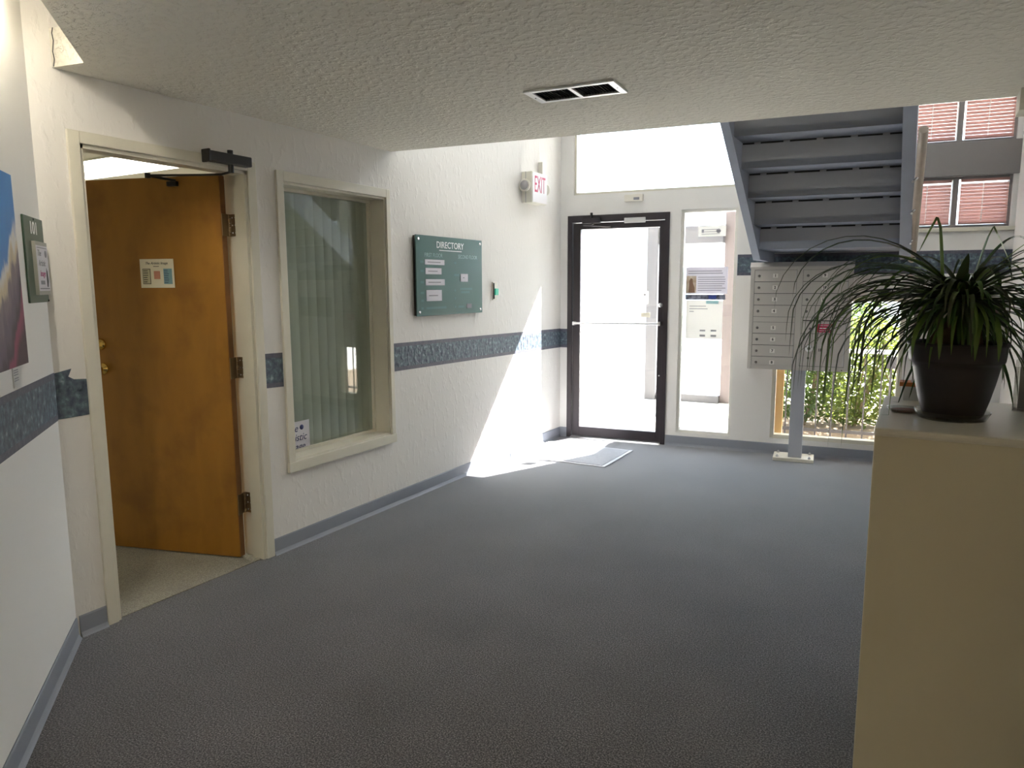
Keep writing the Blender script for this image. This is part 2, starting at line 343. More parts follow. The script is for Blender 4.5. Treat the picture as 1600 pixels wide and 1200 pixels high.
# soffit ceiling with the cut along the angled wall
bq = Vector((-2.942,1.763,0)); un = Vector((math.sin(TN), -math.cos(TN), 0)); cq = bq + un*(NLEN-0.2)
SOF_Y = lambda x: 3.88 + (x-XL)*0.118
solo('ceiling', MB().prism([(XL,1.735),(bq.x,bq.y),(cq.x,cq.y),(3.1,cq.y),(3.1,1.62),(0.6,1.62),(0.6,SOF_Y(0.6)),(XL,SOF_Y(XL))], 2.4, 2.55), CEIL,
     'low textured plaster ceiling over the hall', 'ceiling', kind='structure')
nc = fpos(FN, 0, 0.1, 0)
solo('ceiling_cove', MB().prism([(XL-0.1,1.58),(XL-0.1,SOF_Y(XL)),(0.62,SOF_Y(0.62)),(0.62,1.72),(3.1,1.72),(3.1,nend.y-0.1),(nend.x,nend.y-0.1)], 3.0, 3.08), WALLS,
     'upper ceiling above the light slot of the angled wall', 'ceiling', kind='structure')
sk = MB(); cy = SOF_Y
sk.prism([(XL,cy(XL)-0.12),(XL,cy(XL)),(0.62,cy(0.62)),(0.62,cy(0.62)-0.12)], 2.55, TOPZ)
solo('wall_upper', sk, WALLS, 'upper storey wall above the ceiling edge', 'wall', kind='structure')
solo('ceiling_lobby', MB().prism([(XL-0.1,3.7),(XL-0.1,6.7),(0.8,7.1),(0.8,4.0)], TOPZ, TOPZ+0.1), WALLS, 'high ceiling over the stair lobby', 'ceiling', kind='structure')
solo('trim_1', MB().box(0.335, 0.6, 4.10, 4.27, 2.302, 2.4), CREAM, 'small boxed drop under the ceiling edge at far right', 'trim', kind='structure')
# cracked joint at the slot end
cr = MB(); pts = [(-3.104,1.736,2.402),(-3.097,1.737,2.43),(-3.102,1.736,2.46),(-3.094,1.7375,2.50),(-3.099,1.7368,2.53),(-3.092,1.738,2.55)]
cr.tube([(a,b-0.001,c) for a,b,c in pts], 0.0018, 6)
solo('trim_2', cr, INK, 'dark crack at the plaster joint of the ceiling slot', 'crack', kind='structure')
# office shell
solo('wall_office_far', MB().box(-7.3,-7.2,0.8,5.2,0,2.5), CREAM, 'cream far wall inside the office', 'wall', kind='structure')
solo('wall_office_end', MB().box(-7.2,XL-WT,5.1,5.2,0,2.5), CREAM, 'cream end wall inside the office behind the door', 'wall', kind='structure')
solo('wall_office_near', MB().box(-7.2,XL-WT,0.8,0.9,0,2.5), CREAM, 'cream near wall inside the office', 'wall', kind='structure')
solo('wall_office_return', MB().box(XL-WT,XL-WT+0.1,0.8,1.70,0,2.5), CREAM, 'cream return wall inside the office', 'wall', kind='structure')
solo('ceiling_office', MB().box(-7.2,XL-WT,0.8,5.2,2.45,2.5), WHITE, 'white office ceiling seen through the doorway', 'ceiling', kind='structure')

# baseboards (rubber cove: strip with a small toe)
def baseboard(name, F, x0, x1, label):
    mb = MB(); prof = [(0,0),(0,0.095),(-0.004,0.097),(-0.007,0.090),(-0.008,0.022),(-0.014,0.008),(-0.020,0.0)]
    n = len(prof); vs = [(x0,p[0],p[1]) for p in prof] + [(x1,p[0],p[1]) for p in prof]
    mb.add(vs, [(i,(i+1)%n,n+(i+1)%n,n+i) for i in range(n)] + [tuple(range(n-1,-1,-1)), tuple(range(n,2*n))])
    solo(name, mb, RUBBER, label, 'baseboard', F, kind='structure')
baseboard('baseboard_left', FL, 2.736, 6.46, 'grey rubber baseboard along the wall below the directory')
baseboard('baseboard_corner', FL, 1.645, 1.764, 'short grey rubber baseboard left of the wooden door')
baseboard('baseboard_near', FN, -NLEN, -0.01, 'grey rubber baseboard under the painting')
baseboard('baseboard_back', FB, 1.068, UR, 'grey rubber baseboard under the entrance windows')
baseboard('baseboard_back_corner', FB, 0.0, 0.073, 'short grey baseboard in the corner beside the glass door')

# wallpaper borders, each with darker top and bottom bands
tn_ = [3]
def border(F, pts, label):       # pts: polygon in (x,z) : tl, tr, br, bl
    r = thing('trim_%d' % tn_[0], label, 'wallpaper border', F, kind='structure'); tn_[0] += 1
    (x0,zt0),(x1,zt1),(x2,zb1),(x3,zb0) = pts
    e = 0.026
    part('border_strip', MB().yprism([(x0,zt0-e),(x1,zt1-e),(x2,zb1+e),(x3,zb0+e)], -0.0015, 0.0), BORD, r)
    part('edge_band', MB().yprism([(x0,zt0),(x1,zt1),(x1,zt1-e),(x0,zt0-e)], -0.0017, 0.0), BORDE, r)
    part('edge_band', MB().yprism([(x3,zb0+e),(x2,zb1+e),(x2,zb1),(x3,zb0)], -0.0017, 0.0), BORDE, r)
border(FL, [(3.842,1.130),(6.475,1.092),(6.475,0.905),(3.842,0.938)], 'dark teal wallpaper border running below the directory to the glass door')
border(FL, [(2.738,1.153),(2.866,1.150),(2.866,0.957),(2.738,0.962)], 'short dark border piece between door and interior window')
border(FN, [(-NLEN,1.178),(0,1.168),(0,0.967),(-NLEN,0.962)], 'dark teal wallpaper border below the painting')
r_ = thing('trim_%d' % tn_[0], 'torn dark border piece between the corner and the wooden door', 'wallpaper border', FL, kind='structure'); tn_[0] += 1
part('border_strip', MB().yprism([(1.634,1.165),(1.705,1.178),(1.690,1.146),(1.712,1.132),(1.765,1.128),(1.765,0.972),(1.634,0.970)], -0.0015, 0), BORD, r_)
border(FB, [(1.676,1.785),(UR,1.785),(UR,1.600),(1.676,1.600)], 'dark border strip on the entrance wall behind stairs and mailbox')
border(FB, [(0.0,1.09),(0.072,1.09),(0.072,0.905),(0.0,0.905)], 'tiny border piece in the corner beside the glass door')

# ------------------------------------------------------------------ door 1: office door
d1 = thing('door_1', 'open tan wooden office door in a cream metal frame', 'door', FL, (1.765,0,0), kind='structure')
a0, a1 = 0.0, 0.97
part('jamb', MB().bbox(0.0, 0.05, -0.012, WT+0.012, 0, 2.168, 0.004), CREAM, d1)
part('jamb', MB().bbox(0.915, 0.97, -0.012, WT+0.012, 0, 2.168, 0.004), CREAM, d1)
part('head', MB().bbox(0.05, 0.915, -0.012, WT+0.012, 2.118, 2.168, 0.004), CREAM, d1)
part('door_stop', MB().box(0.898, 0.916, 0.0, 0.085, 0, 2.118), CREAM, d1)
part('door_stop', MB().box(0.049, 0.067, 0.0, 0.085, 0, 2.118), CREAM, d1)
part('door_stop', MB().box(0.05, 0.915, 0.0, 0.085, 2.10, 2.119), CREAM, d1)
# leaf in the frame of the door: local axes of d1 -> x = world y - 1.765, y = -(world x - XL)
leaf = link('door_leaf', MB().bbox(0, 0.915, 0.0, 0.045, 0.012, 2.10, 0.002).mesh('door_leaf'), DOORW, d1)
# hinge edge origin (world -3.23, 2.63), direction (-.960,-.280): in d1 local: x: -.28, y: .96
LEAF_A = math.atan2(0.96, -0.28)
# local +x = along leaf away from the hinge; the face toward the viewer must be the -normal side
Lm = Matrix.Translation((2.603-1.765, 0.120, 0)) @ Matrix.Rotation(LEAF_A, 4, 'Z') @ Matrix.Diagonal((1,-1,1,1))
def leafmesh(mb):
    mb.v = [tuple(Lm @ Vector(v)) for v in mb.v]; mb.f = [tuple(reversed(f)) for f in mb.f]; return mb
# leaf coords: s along, t thickness (t>0 away from viewer), z
COL.objects.unlink(leaf); bpy.data.objects.remove(leaf)
part('door_leaf', leafmesh(MB().bbox(0.002, 0.915, 0.001, 0.045, 0.012, 2.10, 0.002)), DOORW, d1)
part('hinge_edge', leafmesh(MB().box(-0.001, 0.003, 0.003, 0.043, 0.014, 2.098)), DOORE, d1, 'darker wood on the hinge edge')
for zc in (1.845, 1.078, 0.312):
    h = part('hinge', leafmesh(MB().box(-0.004,0.0,0.003,0.043,zc-0.058,zc+0.058)), HINGE, d1)
    jx = 0.912
    part('hinge_leaf', MB().box(jx, jx+0.004, 0.088, 0.135, zc-0.058, zc+0.058), HINGE, h)
    ang = math.atan2(0.142-0.124, 0.904-0.842)
    part('hinge_leaf', MB().box(0, 0.064, -0.002, 0.002, zc-0.058, zc+0.058, Matrix.Translation((0.842,0.124,0)) @ Matrix.Rotation(ang, 4, 'Z')), HINGE, h)
    kb = MB()
    for i in range(5): kb.cyl((jx-0.006,0.142,zc-0.058+i*0.0236), (jx-0.006,0.142,zc-0.058+i*0.0236+0.021), 0.0085, 12)
    part('hinge_barrel', kb, HINGE, h)
    sc_ = MB()
    for dz in (-0.04, 0, 0.04):
        for yy in (0.100, 0.122): sc_.lathe([(0.0,-0.0015),(0.004,-0.001),(0.0045,0.002)], (jx-0.001, yy, zc+dz), 10, 'X')
    part('screw', sc_, ALU, h)
def knob(zc, big):
    k = part('knob' if big else 'deadbolt', leafmesh(MB().lathe([(0.0,0.066),(0.018,0.064),(0.027,0.054),(0.027,0.044),(0.014,0.03),(0.012,0.012),(0.032,0.008),(0.033,0.0)] if big else
        [(0.0,0.026),(0.016,0.026),(0.022,0.018),(0.029,0.014),(0.031,0.0)], (0.812, 0.0, zc), 24, 'Y')), BRASS, d1, 'polished brass')
knob(1.06, True); knob(1.20, False)
part('kick_stop', leafmesh(MB().box(0.825,0.855,-0.006,0,0.085,0.135).tube([(0.84,-0.01,0.12),(0.848,-0.03,0.09),(0.865,-0.05,0.035)],0.006,8)), CHROME, d1, 'kick-down chrome door holder')
# door closer on the head of the frame
cl = part('closer_body', MB().bbox(0.645, 0.905, -0.062, -0.012, 2.130, 2.180, 0.006), BLACK, d1)
part('closer_cap', MB().bbox(0.640, 0.652, -0.066, -0.010, 2.124, 2.186, 0.004), BLACK, cl)
part('closer_spindle', MB().cyl((0.79,-0.037,2.09),(0.79,-0.037,2.200),0.014,14), BLACK, cl)
arm = MB().tube([(0.79,-0.037,2.095),(0.775,0.02,2.085),(0.735,0.12,2.085),(0.60,0.36,2.083)], 0.006, 8)
part('closer_arm', arm, BLACK, cl)
sh = MB().tube([(0.60,0.36,2.083),(0.66,0.345,2.078),(0.735,0.33,2.072)], 0.007, 8)
sh.lathe([(0,0.014),(0.014,0.012),(0.014,-0.012),(0,-0.014)], (0.60,0.36,2.083), 12, 'Z')
part('closer_forearm', sh, BLACK, cl)
part('closer_shoe', leafmesh(MB().bbox(0.242,0.302,-0.022,-0.0005,2.048,2.074,0.004)), BLACK, cl)

# ------------------------------------------------------------------ window 1: interior office window
w1 = thing('window_1', 'tall interior window with cream frame beside the wooden door', 'window', FL, (2.87,0,0.455), kind='structure')
Y0, Y1, Z0, Z1 = 0.05, 0.93, 0.055, 1.64
part('casing', MB().bbox(0.0, Y0, -0.016, 0.0, 0, 1.695, 0.003), CREAM, w1)
part('casing', MB().bbox(Y1, 0.968, -0.016, 0.0, 0, 1.695, 0.003), CREAM, w1)
part('casing', MB().bbox(Y0, Y1, -0.016, 0.0, Z1, 1.695, 0.003), CREAM, w1)
part('casing', MB().bbox(-0.004, 0.972, -0.020, 0.0, -0.004, Z0, 0.003), CREAM, w1)
part('reveal_lining', MB().box(Y0, Y0+0.012, 0.0, 0.15, Z0, Z1), CREAM, w1)
part('reveal_lining', MB().box(Y1-0.012, Y1, 0.0, 0.15, Z0, Z1), CREAM, w1)
part('reveal_lining', MB().box(Y0, Y1, 0.0, 0.15, Z1-0.012, Z1), CREAM, w1)
part('sill', MB().box(Y0, Y1, 0.0, 0.15, Z0, Z0+0.012), CREAM, w1)
gb = MB()
for a in ((Y0+0.012,Y0+0.03,Z0+0.012,Z1-0.012),(Y1-0.03,Y1-0.012,Z0+0.012,Z1-0.012),(Y0+0.03,Y1-0.03,Z0+0.012,Z0+0.03),(Y0+0.03,Y1-0.03,Z1-0.03,Z1-0.012)): gb.box(a[0],a[1],0.115,0.135,a[2],a[3])
part('glazing_bead', gb, CREAM, w1)
part('pane', MB().box(Y0+0.012, Y1-0.012, 0.137, 0.142, Z0+0.012, Z1-0.012), GLASSI, w1)
# sign behind the frame edge
ns = thing('window_notice', 'white paper sign with script lettering in the window corner', 'sign', FL, (3.055,0.1364,0.60))
part('sheet', MB().box(-0.125,0.125,-0.001,0.0,-0.09,0.105), PAPERL, ns)
part('lettering', MB(), NAVYINK, ns) if False else None
text('lettering', 'The', 0.062, NAVYINK, ns, -0.02, -0.0015, 0.062, shear=0.3)
text('lettering', 'Artistic', 0.062, NAVYINK, ns, 0.005, -0.0015, 0.005, shear=0.3)
text('lettering', 'Image', 0.062, NAVYINK, ns, 0.01, -0.0015, -0.052, shear=0.3)
part('emblem', MB().lathe([(0,0.0018),(0.016,0.0018),(0.016,0.001)], (0.062,0,0.066), 14, 'Y'), NAVYINK, ns)
# vertical blind behind the glass
vb = thing('vertical_blind', 'grey-green vertical blind hanging behind the interior window', 'blind', FL, (2.80,0.235,0.50))
part('head_rail', MB().box(-0.1,1.20,-0.03,0.03,1.60,1.65), WHITE, vb)
sl = MB(); nseg = 6
vs = []; 
for i in range(nseg+1):
    t = i/nseg-0.5; vs.append((t*0.092, 0.012*(1-4*t*t)*-1))
for (x,y) in vs: sl.v.append((x,y,0.0)); sl.v.append((x,y,1.60))
for i in range(nseg): sl.f.append((2*i,2*i+2,2*i+3,2*i+1)); sl.sm.append(True)
slm = sl.mesh('slat'); slm.materials.append(BLINDV)
for i in range(15): link('slat', slm, None, vb, (-0.02+i*0.078, 0, 0.0), R(-24+random.uniform(-3,3)))

# ------------------------------------------------------------------ door 2: glazed exit door
d2 = thing('door_2', 'dark bronze framed glass exit door', 'door', FB, (0.075,0,0), kind='structure')
part('frame_jamb', MB().bbox(0, 0.045, -0.012, 0.10, 0, 2.185, 0.002), BRONZE, d2)
part('frame_jamb', MB().bbox(0.945, 0.99, -0.012, 0.10, 0, 2.185, 0.002), BRONZE, d2)
part('frame_head', MB().bbox(0.045, 0.945, -0.012, 0.10, 2.12, 2.185, 0.002), BRONZE, d2)
part('threshold', MB().xprism([(-0.05,0),(0.12,0),(0.10,0.012),(-0.03,0.012)], 0.045, 0.945), ALU, d2)
lf = part('stile', MB().bbox(0.05, 0.122, 0.02, 0.065, 0.014, 2.115, 0.002), BRONZE, d2)
part('stile', MB().bbox(0.893, 0.94, 0.02, 0.065, 0.014, 2.115, 0.002), BRONZE, d2)
part('top_rail', MB().bbox(0.122, 0.893, 0.02, 0.065, 2.055, 2.115, 0.002), BRONZE, d2)
part('bottom_rail', MB().bbox(0.122, 0.893, 0.02, 0.065, 0.014, 0.108, 0.002), BRONZE, d2)
part('pane', MB().box(0.118, 0.897, 0.040, 0.046, 0.104, 2.06), GLASS, d2)
pb = part('push_bar', MB().tube([(0.065,-0.035,1.148),(0.925,-0.035,1.156)], 0.010, 12), ALU, d2, 'aluminium push bar')
part('bar_bracket', MB().bbox(0.062,0.085,-0.045,0.02,1.130,1.166,0.003), ALU, pb)
part('bar_bracket', MB().bbox(0.905,0.928,-0.045,0.02,1.138,1.174,0.003), ALU, pb)
part('lock_cylinder', MB().lathe([(0,0.022),(0.012,0.022),(0.02,0.016),(0.022,0.0)], (0.918,0.02,1.33), 18, 'Y'), ALU, d2)
part('lock_cylinder', MB().lathe([(0,0.008),(0.006,0.008),(0.008,0.0)], (0.918,0.02,0.66), 12, 'Y'), ALU, d2)
c2 = part('closer_body', MB().bbox(0.16, 0.335, -0.06, -0.012, 2.105, 2.155, 0.004), BRONZE, d2)
part('closer_arm', MB().tube([(0.27,-0.04,2.10),(0.18,-0.08,2.085),(0.38,-0.02,2.075),(0.42,0.018,2.075)], 0.008, 8), BRONZE, c2)
part('closer_bolt', MB().cyl((0.245,-0.03,2.15),(0.245,-0.03,2.205),0.012,10), BLACK, c2)
part('header_plate', MB().bbox(0.565, 0.765, -0.03, -0.012, 2.098, 2.146, 0.003), ALU, d2, 'pale metal plate on the door head')
dn = solo('door_sticker', MB().box(-0.045,0.045,0.0,0.0008,-0.022,0.022), CARD, 'small pale yellow sticker on the glass exit door', 'sticker', FB, (0.845,0.0385,1.235))
ms_ = thing('door_notice', 'faint white notice with a printed arrow on the glass exit door', 'notice', FB, (0.82,0.0385,1.40))
part('sheet', MB().box(-0.05,0.05,0,0.0008,-0.06,0.06), PAPER, ms_)
part('printed_arrow', MB().yprism([(-0.03,0.03),(0.01,0.03),(0.01,0.042),(0.032,0.027),(0.01,0.012),(0.01,0.024),(-0.03,0.024)], -0.0006, 0), GREYINK, ms_)

# ------------------------------------------------------------------ windows of the entrance wall
wn_i = [2]
def window(hole, label, fw=0.03, mull=(), m=CREAM, depth=(0.02,0.10)):
    x0,x1,z0,z1 = hole
    w = thing('window_%d' % wn_i[0], label, 'window', FB, (x0,0,z0), kind='structure'); wn_i[0] += 1
    a, b = x1-x0, z1-z0
    part('frame', MB().bbox(0,fw,depth[0],depth[1],0,b,0.002), m, w); part('frame', MB().bbox(a-fw,a,depth[0],depth[1],0,b,0.002), m, w)
    part('frame', MB().bbox(fw,a-fw,depth[0],depth[1],b-fw,b,0.002), m, w); part('sill', MB().bbox(fw,a-fw,depth[0]-0.008,depth[1],0,fw,0.002), m, w)
    xs = [fw] + [q for q in mull] + [a-fw]
    for q in mull: part('mullion', MB().bbox(q-0.02,q+0.02,depth[0],depth[1],fw,b-fw,0.002), m, w)
    for i in range(len(xs)-1):
        part('pane', MB().box(xs[i]-0.004+(0.02 if i else 0), xs[i+1]+0.004-(0.02 if i < len(xs)-2 else 0), 0.056, 0.062, fw-0.004, b-fw+0.004), GLASS, w)
    return w
window(H_TR, 'wide transom window above the glass exit door', 0.022)
window(H_SIDE, 'narrow tall sidelight window beside the glass exit door', 0.025, m=WHITE)
window(H_LOW, 'low window behind the mailbox looking out on shrubs', 0.035, m=CREAM)
window(H_B1, 'lower window with pink blinds right of the stairs', 0.02, (0.372,), m=GREYB)
window(H_B2, 'upper window with pink blinds right of the stairs', 0.02, (0.372,), m=GREYB)
window(H_CL, 'unseen high window added to bring skylight into the stair lobby', 0.04, (1.05,2.1), m=WHITE)  # out of view, added so more skylight reaches the lobby
solo('trim_%d' % tn_[0], MB().bbox(2.93,UR,-0.02,0.0,2.362,2.618,0.003), GREYB, 'dark grey spandrel band between the two pink blind windows', 'trim', FB, kind='structure'); tn_[0] += 1
solo('trim_%d' % tn_[0], MB().bbox(2.93,UR,-0.022,0.0,1.932,1.963,0.003), CREAM, 'pale sill ledge under the pink blinds', 'trim', FB, kind='structure'); tn_[0] += 1

# pink mini blinds
def mini_blind(x0, x1, z0, z1, label):
    b = thing('mini_blind', label, 'blind', FB, (x0,0.012,z0), 'pink blinds in the stair windows')
    w = x1-x0; h = z1-z0
    part('head_rail', MB().box(0,w,-0.012,0.012,h-0.022,h), PINKB, b)
    mb = MB(); t = R(66.5)
    c, s = math.cos(t)*0.0145, math.sin(t)*0.0145
    mb.add([(0,-c,-s),(w,-c,-s),(w,0.0,0.0015),(0,0.0,0.0015),(w,c,s),(0,c,s)], [(0,1,2,3),(3,2,4,5)], True)
    me = mb.mesh('slat'); me.materials.append(PINKB)
    n = int((h-0.03)/0.026)
    for i in range(n): link('slat', me, None, b, (0,0,0.018+i*0.026))
    part('bottom_rail', MB().box(0,w,-0.01,0.01,0,0.012), PINKB, b)
    q = w*(0.47)
    cm = MB()
    for i in range(n*2): cm.box(q-0.004,q+0.004,-0.019,-0.015,0.02+i*0.013,0.02+i*0.013+0.007)
    part('ladder_cord', cm, CORDM, b)
for (z0,z1,nm) in ((1.987,2.338,'lower'),(2.642,3.118,'upper')):
    mini_blind(2.972,3.290,z0,z1,'pink slatted blind in the left pane of the %s stair window' % nm)
    mini_blind(3.354,3.678,z0,z1,'pink slatted blind in the right pane of the %s stair window' % nm)

# ------------------------------------------------------------------ notices on the sidelight
def notice(name, label, x, z, w, h, y=0.0545, m=PAPER):
    t = thing(name, label, 'notice', FB, (x,y,z)); part('sheet', MB().box(0,w,0,0.001,0,h), m, t); return t
def lines(t, x0, x1, zs, th, m=GREYINK, rag=0.15):
    mb = MB()
    for z in zs: mb.box(x0, x1-(x1-x0)*random.uniform(0,rag), -0.0006, 0, z, z+th)
    part('printed_lines', mb, m, t)
t = notice('window_notice', 'small white certificate taped at the top of the sidelight', 1.315, 1.955, 0.245, 0.093)
lines(t, 0.03, 0.20, [0.02,0.04,0.06], 0.005); part('emblem', MB().box(0.03,0.05,-0.0008,0,0.035,0.06), GREYINK, t); part('emblem', MB().lathe([(0,0.0008),(0.02,0.0008),(0.02,0)], (0.18,0,0.048), 14,'Y'), GREYINK, t)
t = notice('window_notice', 'printed poster with a brown photo strip on the sidelight', 1.215, 1.435, 0.375, 0.245, m=PAPERL)
lines(t, 0.02, 0.35, [0.205,0.185], 0.007); lines(t, 0.11, 0.36, [0.03+0.02*i for i in range(7)], 0.006)
part('photo', MB().box(0.005,0.095,-0.0006,0,0.01,0.165), mat('sandy_photo', (0.45,0.33,0.22), 0.6, noise=(14,(0.70,0.62,0.50),2)), t)
part('photo_figure', MB().yprism([(0.025,0.01),(0.085,0.01),(0.08,0.06),(0.065,0.10),(0.062,0.135),(0.045,0.145),(0.032,0.12),(0.03,0.06)], -0.0009, 0), mat('brown_photo', (0.24,0.14,0.09), 0.6), t)
t = notice('window_notice', 'dark photo strip below the printed poster on the sidelight', 1.215, 1.383, 0.36, 0.046, m=mat('dark_photo_strip', (0.03,0.03,0.05), 0.5, noise=(26,(0.30,0.33,0.42),4)))
part('photo_patch', MB().box(0.21,0.28,-0.0006,0,0.006,0.04), mat('blue_photo', (0.04,0.07,0.30), 0.5), t)
t = notice('window_notice', 'large white sheet with three short lines low on the sidelight', 1.225, 1.02, 0.33, 0.355)
lines(t, 0.03, 0.2, [0.30,0.275], 0.006); lines(t, 0.03, 0.07, [0.25], 0.006, rag=0); part('cyan_corner', MB().box(0.18,0.29,-0.0006,0,0.325,0.353), mat('cyan_print', (0.45,0.75,0.78), 0.6), t)
part('photo', MB().box(0.13,0.18,-0.0006,0,0.02,0.04), GREYINK, t); part('photo', MB().box(0.23,0.28,-0.0006,0,0.02,0.04), GREYINK, t)
part('photo', MB().box(0.13,0.18,-0.0006,0,0.07,0.085), GREYINK, t); part('photo', MB().box(0.23,0.28,-0.0006,0,0.07,0.085), GREYINK, t)

# ------------------------------------------------------------------ left wall fittings
db = thing('directory_board', 'dark green acrylic directory board on the plaster wall', 'sign', FL, (4.083,0,1.305))
DM = Matrix.Translation((0,0,0))
part('backing', MB().box(0.012,0.858,-0.024,0.0,0.004,0.566), BLACK, db, 'black backing with a dark edge')
part('panel', MB().bbox(0.0,0.868,-0.034,-0.024,0.0,0.57,0.002), DGREEN, db)
FY = -0.0345
for (x,z) in ((0.03,0.542),(0.838,0.542),(0.03,0.028),(0.838,0.028)): part('screw', MB().lathe([(0,0.007),(0.007,0.006),(0.011,0.002),(0.011,0)], (x,FY+0.001,z), 14, 'Y'), CHROME, db)
text('heading', 'DIRECTORY', 0.066, WHITEL, db, 0.425, FY, 0.508, bold=0.0006)
part('heading_rule', MB().box(0.28,0.575,FY-0.0006,FY,0.468,0.474), WHITEL, db)
text('column_title', 'FIRST FLOOR', 0.040, PALEL, db, 0.21, FY, 0.432, sx=0.95)
text('column_title', 'SECOND FLOOR', 0.040, PALEL, db, 0.66, FY, 0.432, sx=0.9)
def strip(x0,x1,z0,z1,m=PAPERL):
    s_ = part('name_strip', MB().box(x0,x1,FY-0.003,FY,z0,z1), m, db); mb = MB()
    mb.box(x0+0.03,x1-0.05,FY-0.0036,FY-0.003,(z0+z1)/2-0.004,(z0+z1)/2+0.003); part('printed_line', mb, GREYINK, s_)
strip(0.10,0.34,0.365,0.402); strip(0.105,0.30,0.297,0.342); strip(0.105,0.34,0.218,0.262); strip(0.11,0.30,0.105,0.185); strip(0.555,0.655,0.245,0.305)
part('name_strip', MB().box(0.635,0.705,FY-0.003,FY,0.04,0.075), GREYINK, db)
for (x,z,s_) in ((0.06,0.383,'101'),(0.06,0.32,'102'),(0.06,0.24,'103'),(0.06,0.165,'104'),(0.49,0.375,'201'),(0.50,0.295,'202'),(0.49,0.18,'203'),(0.49,0.12,'204')): 
    pass
pl_ = MB()
for (x0,x1,z) in ((0.045,0.085,0.383),(0.045,0.085,0.32),(0.045,0.085,0.24),(0.045,0.085,0.165),(0.05,0.08,0.11),(0.47,0.50,0.385),(0.47,0.54,0.295),(0.55,0.72,0.19),(0.56,0.68,0.165),(0.47,0.49,0.18),(0.47,0.49,0.12),(0.11,0.36,0.055),(0.05,0.075,0.055),(0.47,0.49,0.055),(0.52,0.60,0.055)): pl_.box(x0,x1,FY-0.0005,FY,z-0.008,z+0.008)
part('worn_lettering', pl_, mat('faded_lettering', (0.10,0.22,0.21), 0.5), db)

# thermostat
ts = thing('wall_thermostat', 'small white wall control with green light right of the directory', 'thermostat', FL, (5.16,0,1.40))
part('plate', MB().bbox(0,0.065,-0.012,0,0,0.15,0.003), OFFW, ts); part('bezel', MB().box(0.0,0.008,-0.022,-0.012,0.01,0.14), BLACK, ts)
part('display', MB().bbox(0.012,0.06,-0.03,-0.012,0.04,0.095,0.003), GREENLED, ts)

# exit sign
ex = thing('exit_sign', 'white EXIT sign with red letters and emergency lamps on the wall', 'exit sign', FL, (5.674,0,2.24))
part('housing', MB().bbox(0,0.285,-0.105,0,0,0.265,0.006), OFFW, ex)
part('face', MB().bbox(0.006,0.279,-0.110,-0.104,0.006,0.259,0.002), mat('exit_face', (0.84,0.80,0.81), 0.4), ex)
part('side_seam', MB().box(-0.001,0.0,-0.045,-0.04,0,0.265), GREYINK, ex)
text('lettering', 'EXIT', 0.20, REDP, ex, 0.142, -0.1105, 0.155, sx=0.52, bold=0.001)
for (x0,sg) in ((-0.001,-1),(0.286,1)):
    lh = part('lamp_head', MB().lathe([(0.022,0.0),(0.030,0.012*1),(0.050,0.035),(0.054,0.055),(0.049,0.058),(0.0,0.05)] , (0,0,0), 24, 'X'), OFFW, ex)
    for v in lh.data.vertices: v.co = Vector((x0 + sg*v.co.x, -0.06 + v.co.y, 0.142 + v.co.z))
    ln = part('lamp_lens', MB().lathe([(0.0,0.062),(0.02,0.061),(0.044,0.056)], (0,0,0), 24, 'X'), mat('lamp_lens', (0.35,0.35,0.36), 0.15, metal=0.7), lh)
    for v in ln.data.vertices: v.co = Vector((x0 + sg*v.co.x, -0.06 + v.co.y, 0.142 + v.co.z))
solo('door_chime', MB().bbox(0,0.07,-0.045,0,0,0.13,0.006), OFFW, 'small pale box on the wall just above the exit sign', 'chime', FL, (5.99,0,2.50))
de = thing('motion_detector', 'small cream motion detector above the glass exit door', 'detector', FB, (0.64,0,2.292))
part('housing', MB().bbox(0,0.175,-0.045,0,0,0.064,0.008), OFFW, de); part('lens', MB().bbox(0.09,0.145,-0.050,-0.044,0.012,0.035,0.003), GREYINK, de)

# ------------------------------------------------------------------ angled wall: painting, plaque, tag
def painting_mat():
    m = mat('painted_canvas', (0.2,0.4,0.8), 0.5); nt = m.node_tree; N = nt.nodes; L = nt.links; bs = N['Principled BSDF']
    tc = N.new('ShaderNodeTexCoord'); sp = N.new('ShaderNodeSeparateXYZ'); L.new(tc.outputs['Object'], sp.inputs[0])
    nz = N.new('ShaderNodeTexNoise'); nz.inputs['Scale'].default_value = 9; nz.inputs['Detail'].default_value = 5
    mp = N.new('ShaderNodeMapping'); mp.inputs['Scale'].default_value = (1.6,1,0.6); L.new(tc.outputs['Object'], mp.inputs[0]); L.new(mp.outputs[0], nz.inputs['Vector'])
    ma = N.new('ShaderNodeMath'); ma.operation = 'MULTIPLY_ADD'; L.new(nz.outputs['Fac'], ma.inputs[0]); ma.inputs[1].default_value = 0.26; 
    ad = N.new('ShaderNodeMath'); ad.operation = 'MULTIPLY_ADD'; L.new(sp.outputs[0], ad.inputs[0]); ad.inputs[1].default_value = -0.9; L.new(sp.outputs[2], ad.inputs[2])
    L.new(ad.outputs[0], ma.inputs[2])
    cr = N.new('ShaderNodeValToRGB'); cr.color_ramp.interpolation = 'EASE'; e = cr.color_ramp.elements
    e[0].position = 0.0; e[0].color = (0.015,0.01,0.012,1); e[1].position = 1.0; e[1].color = (0.05,0.22,0.62,1)
    for p, c in ((0.22,(0.05,0.018,0.03)),(0.32,(0.26,0.04,0.10)),(0.37,(0.05,0.03,0.05)),(0.45,(0.12,0.09,0.13)),(0.52,(0.20,0.16,0.18)),(0.56,(0.60,0.50,0.34)),(0.60,(0.68,0.66,0.64)),(0.64,(0.08,0.25,0.60)),(0.80,(0.07,0.28,0.66))):
        x = e.new(p); x.color = (*c,1)
    L.new(ma.outputs[0], cr.inputs[0]); L.new(cr.outputs[0], bs.inputs['Base Color']); return m
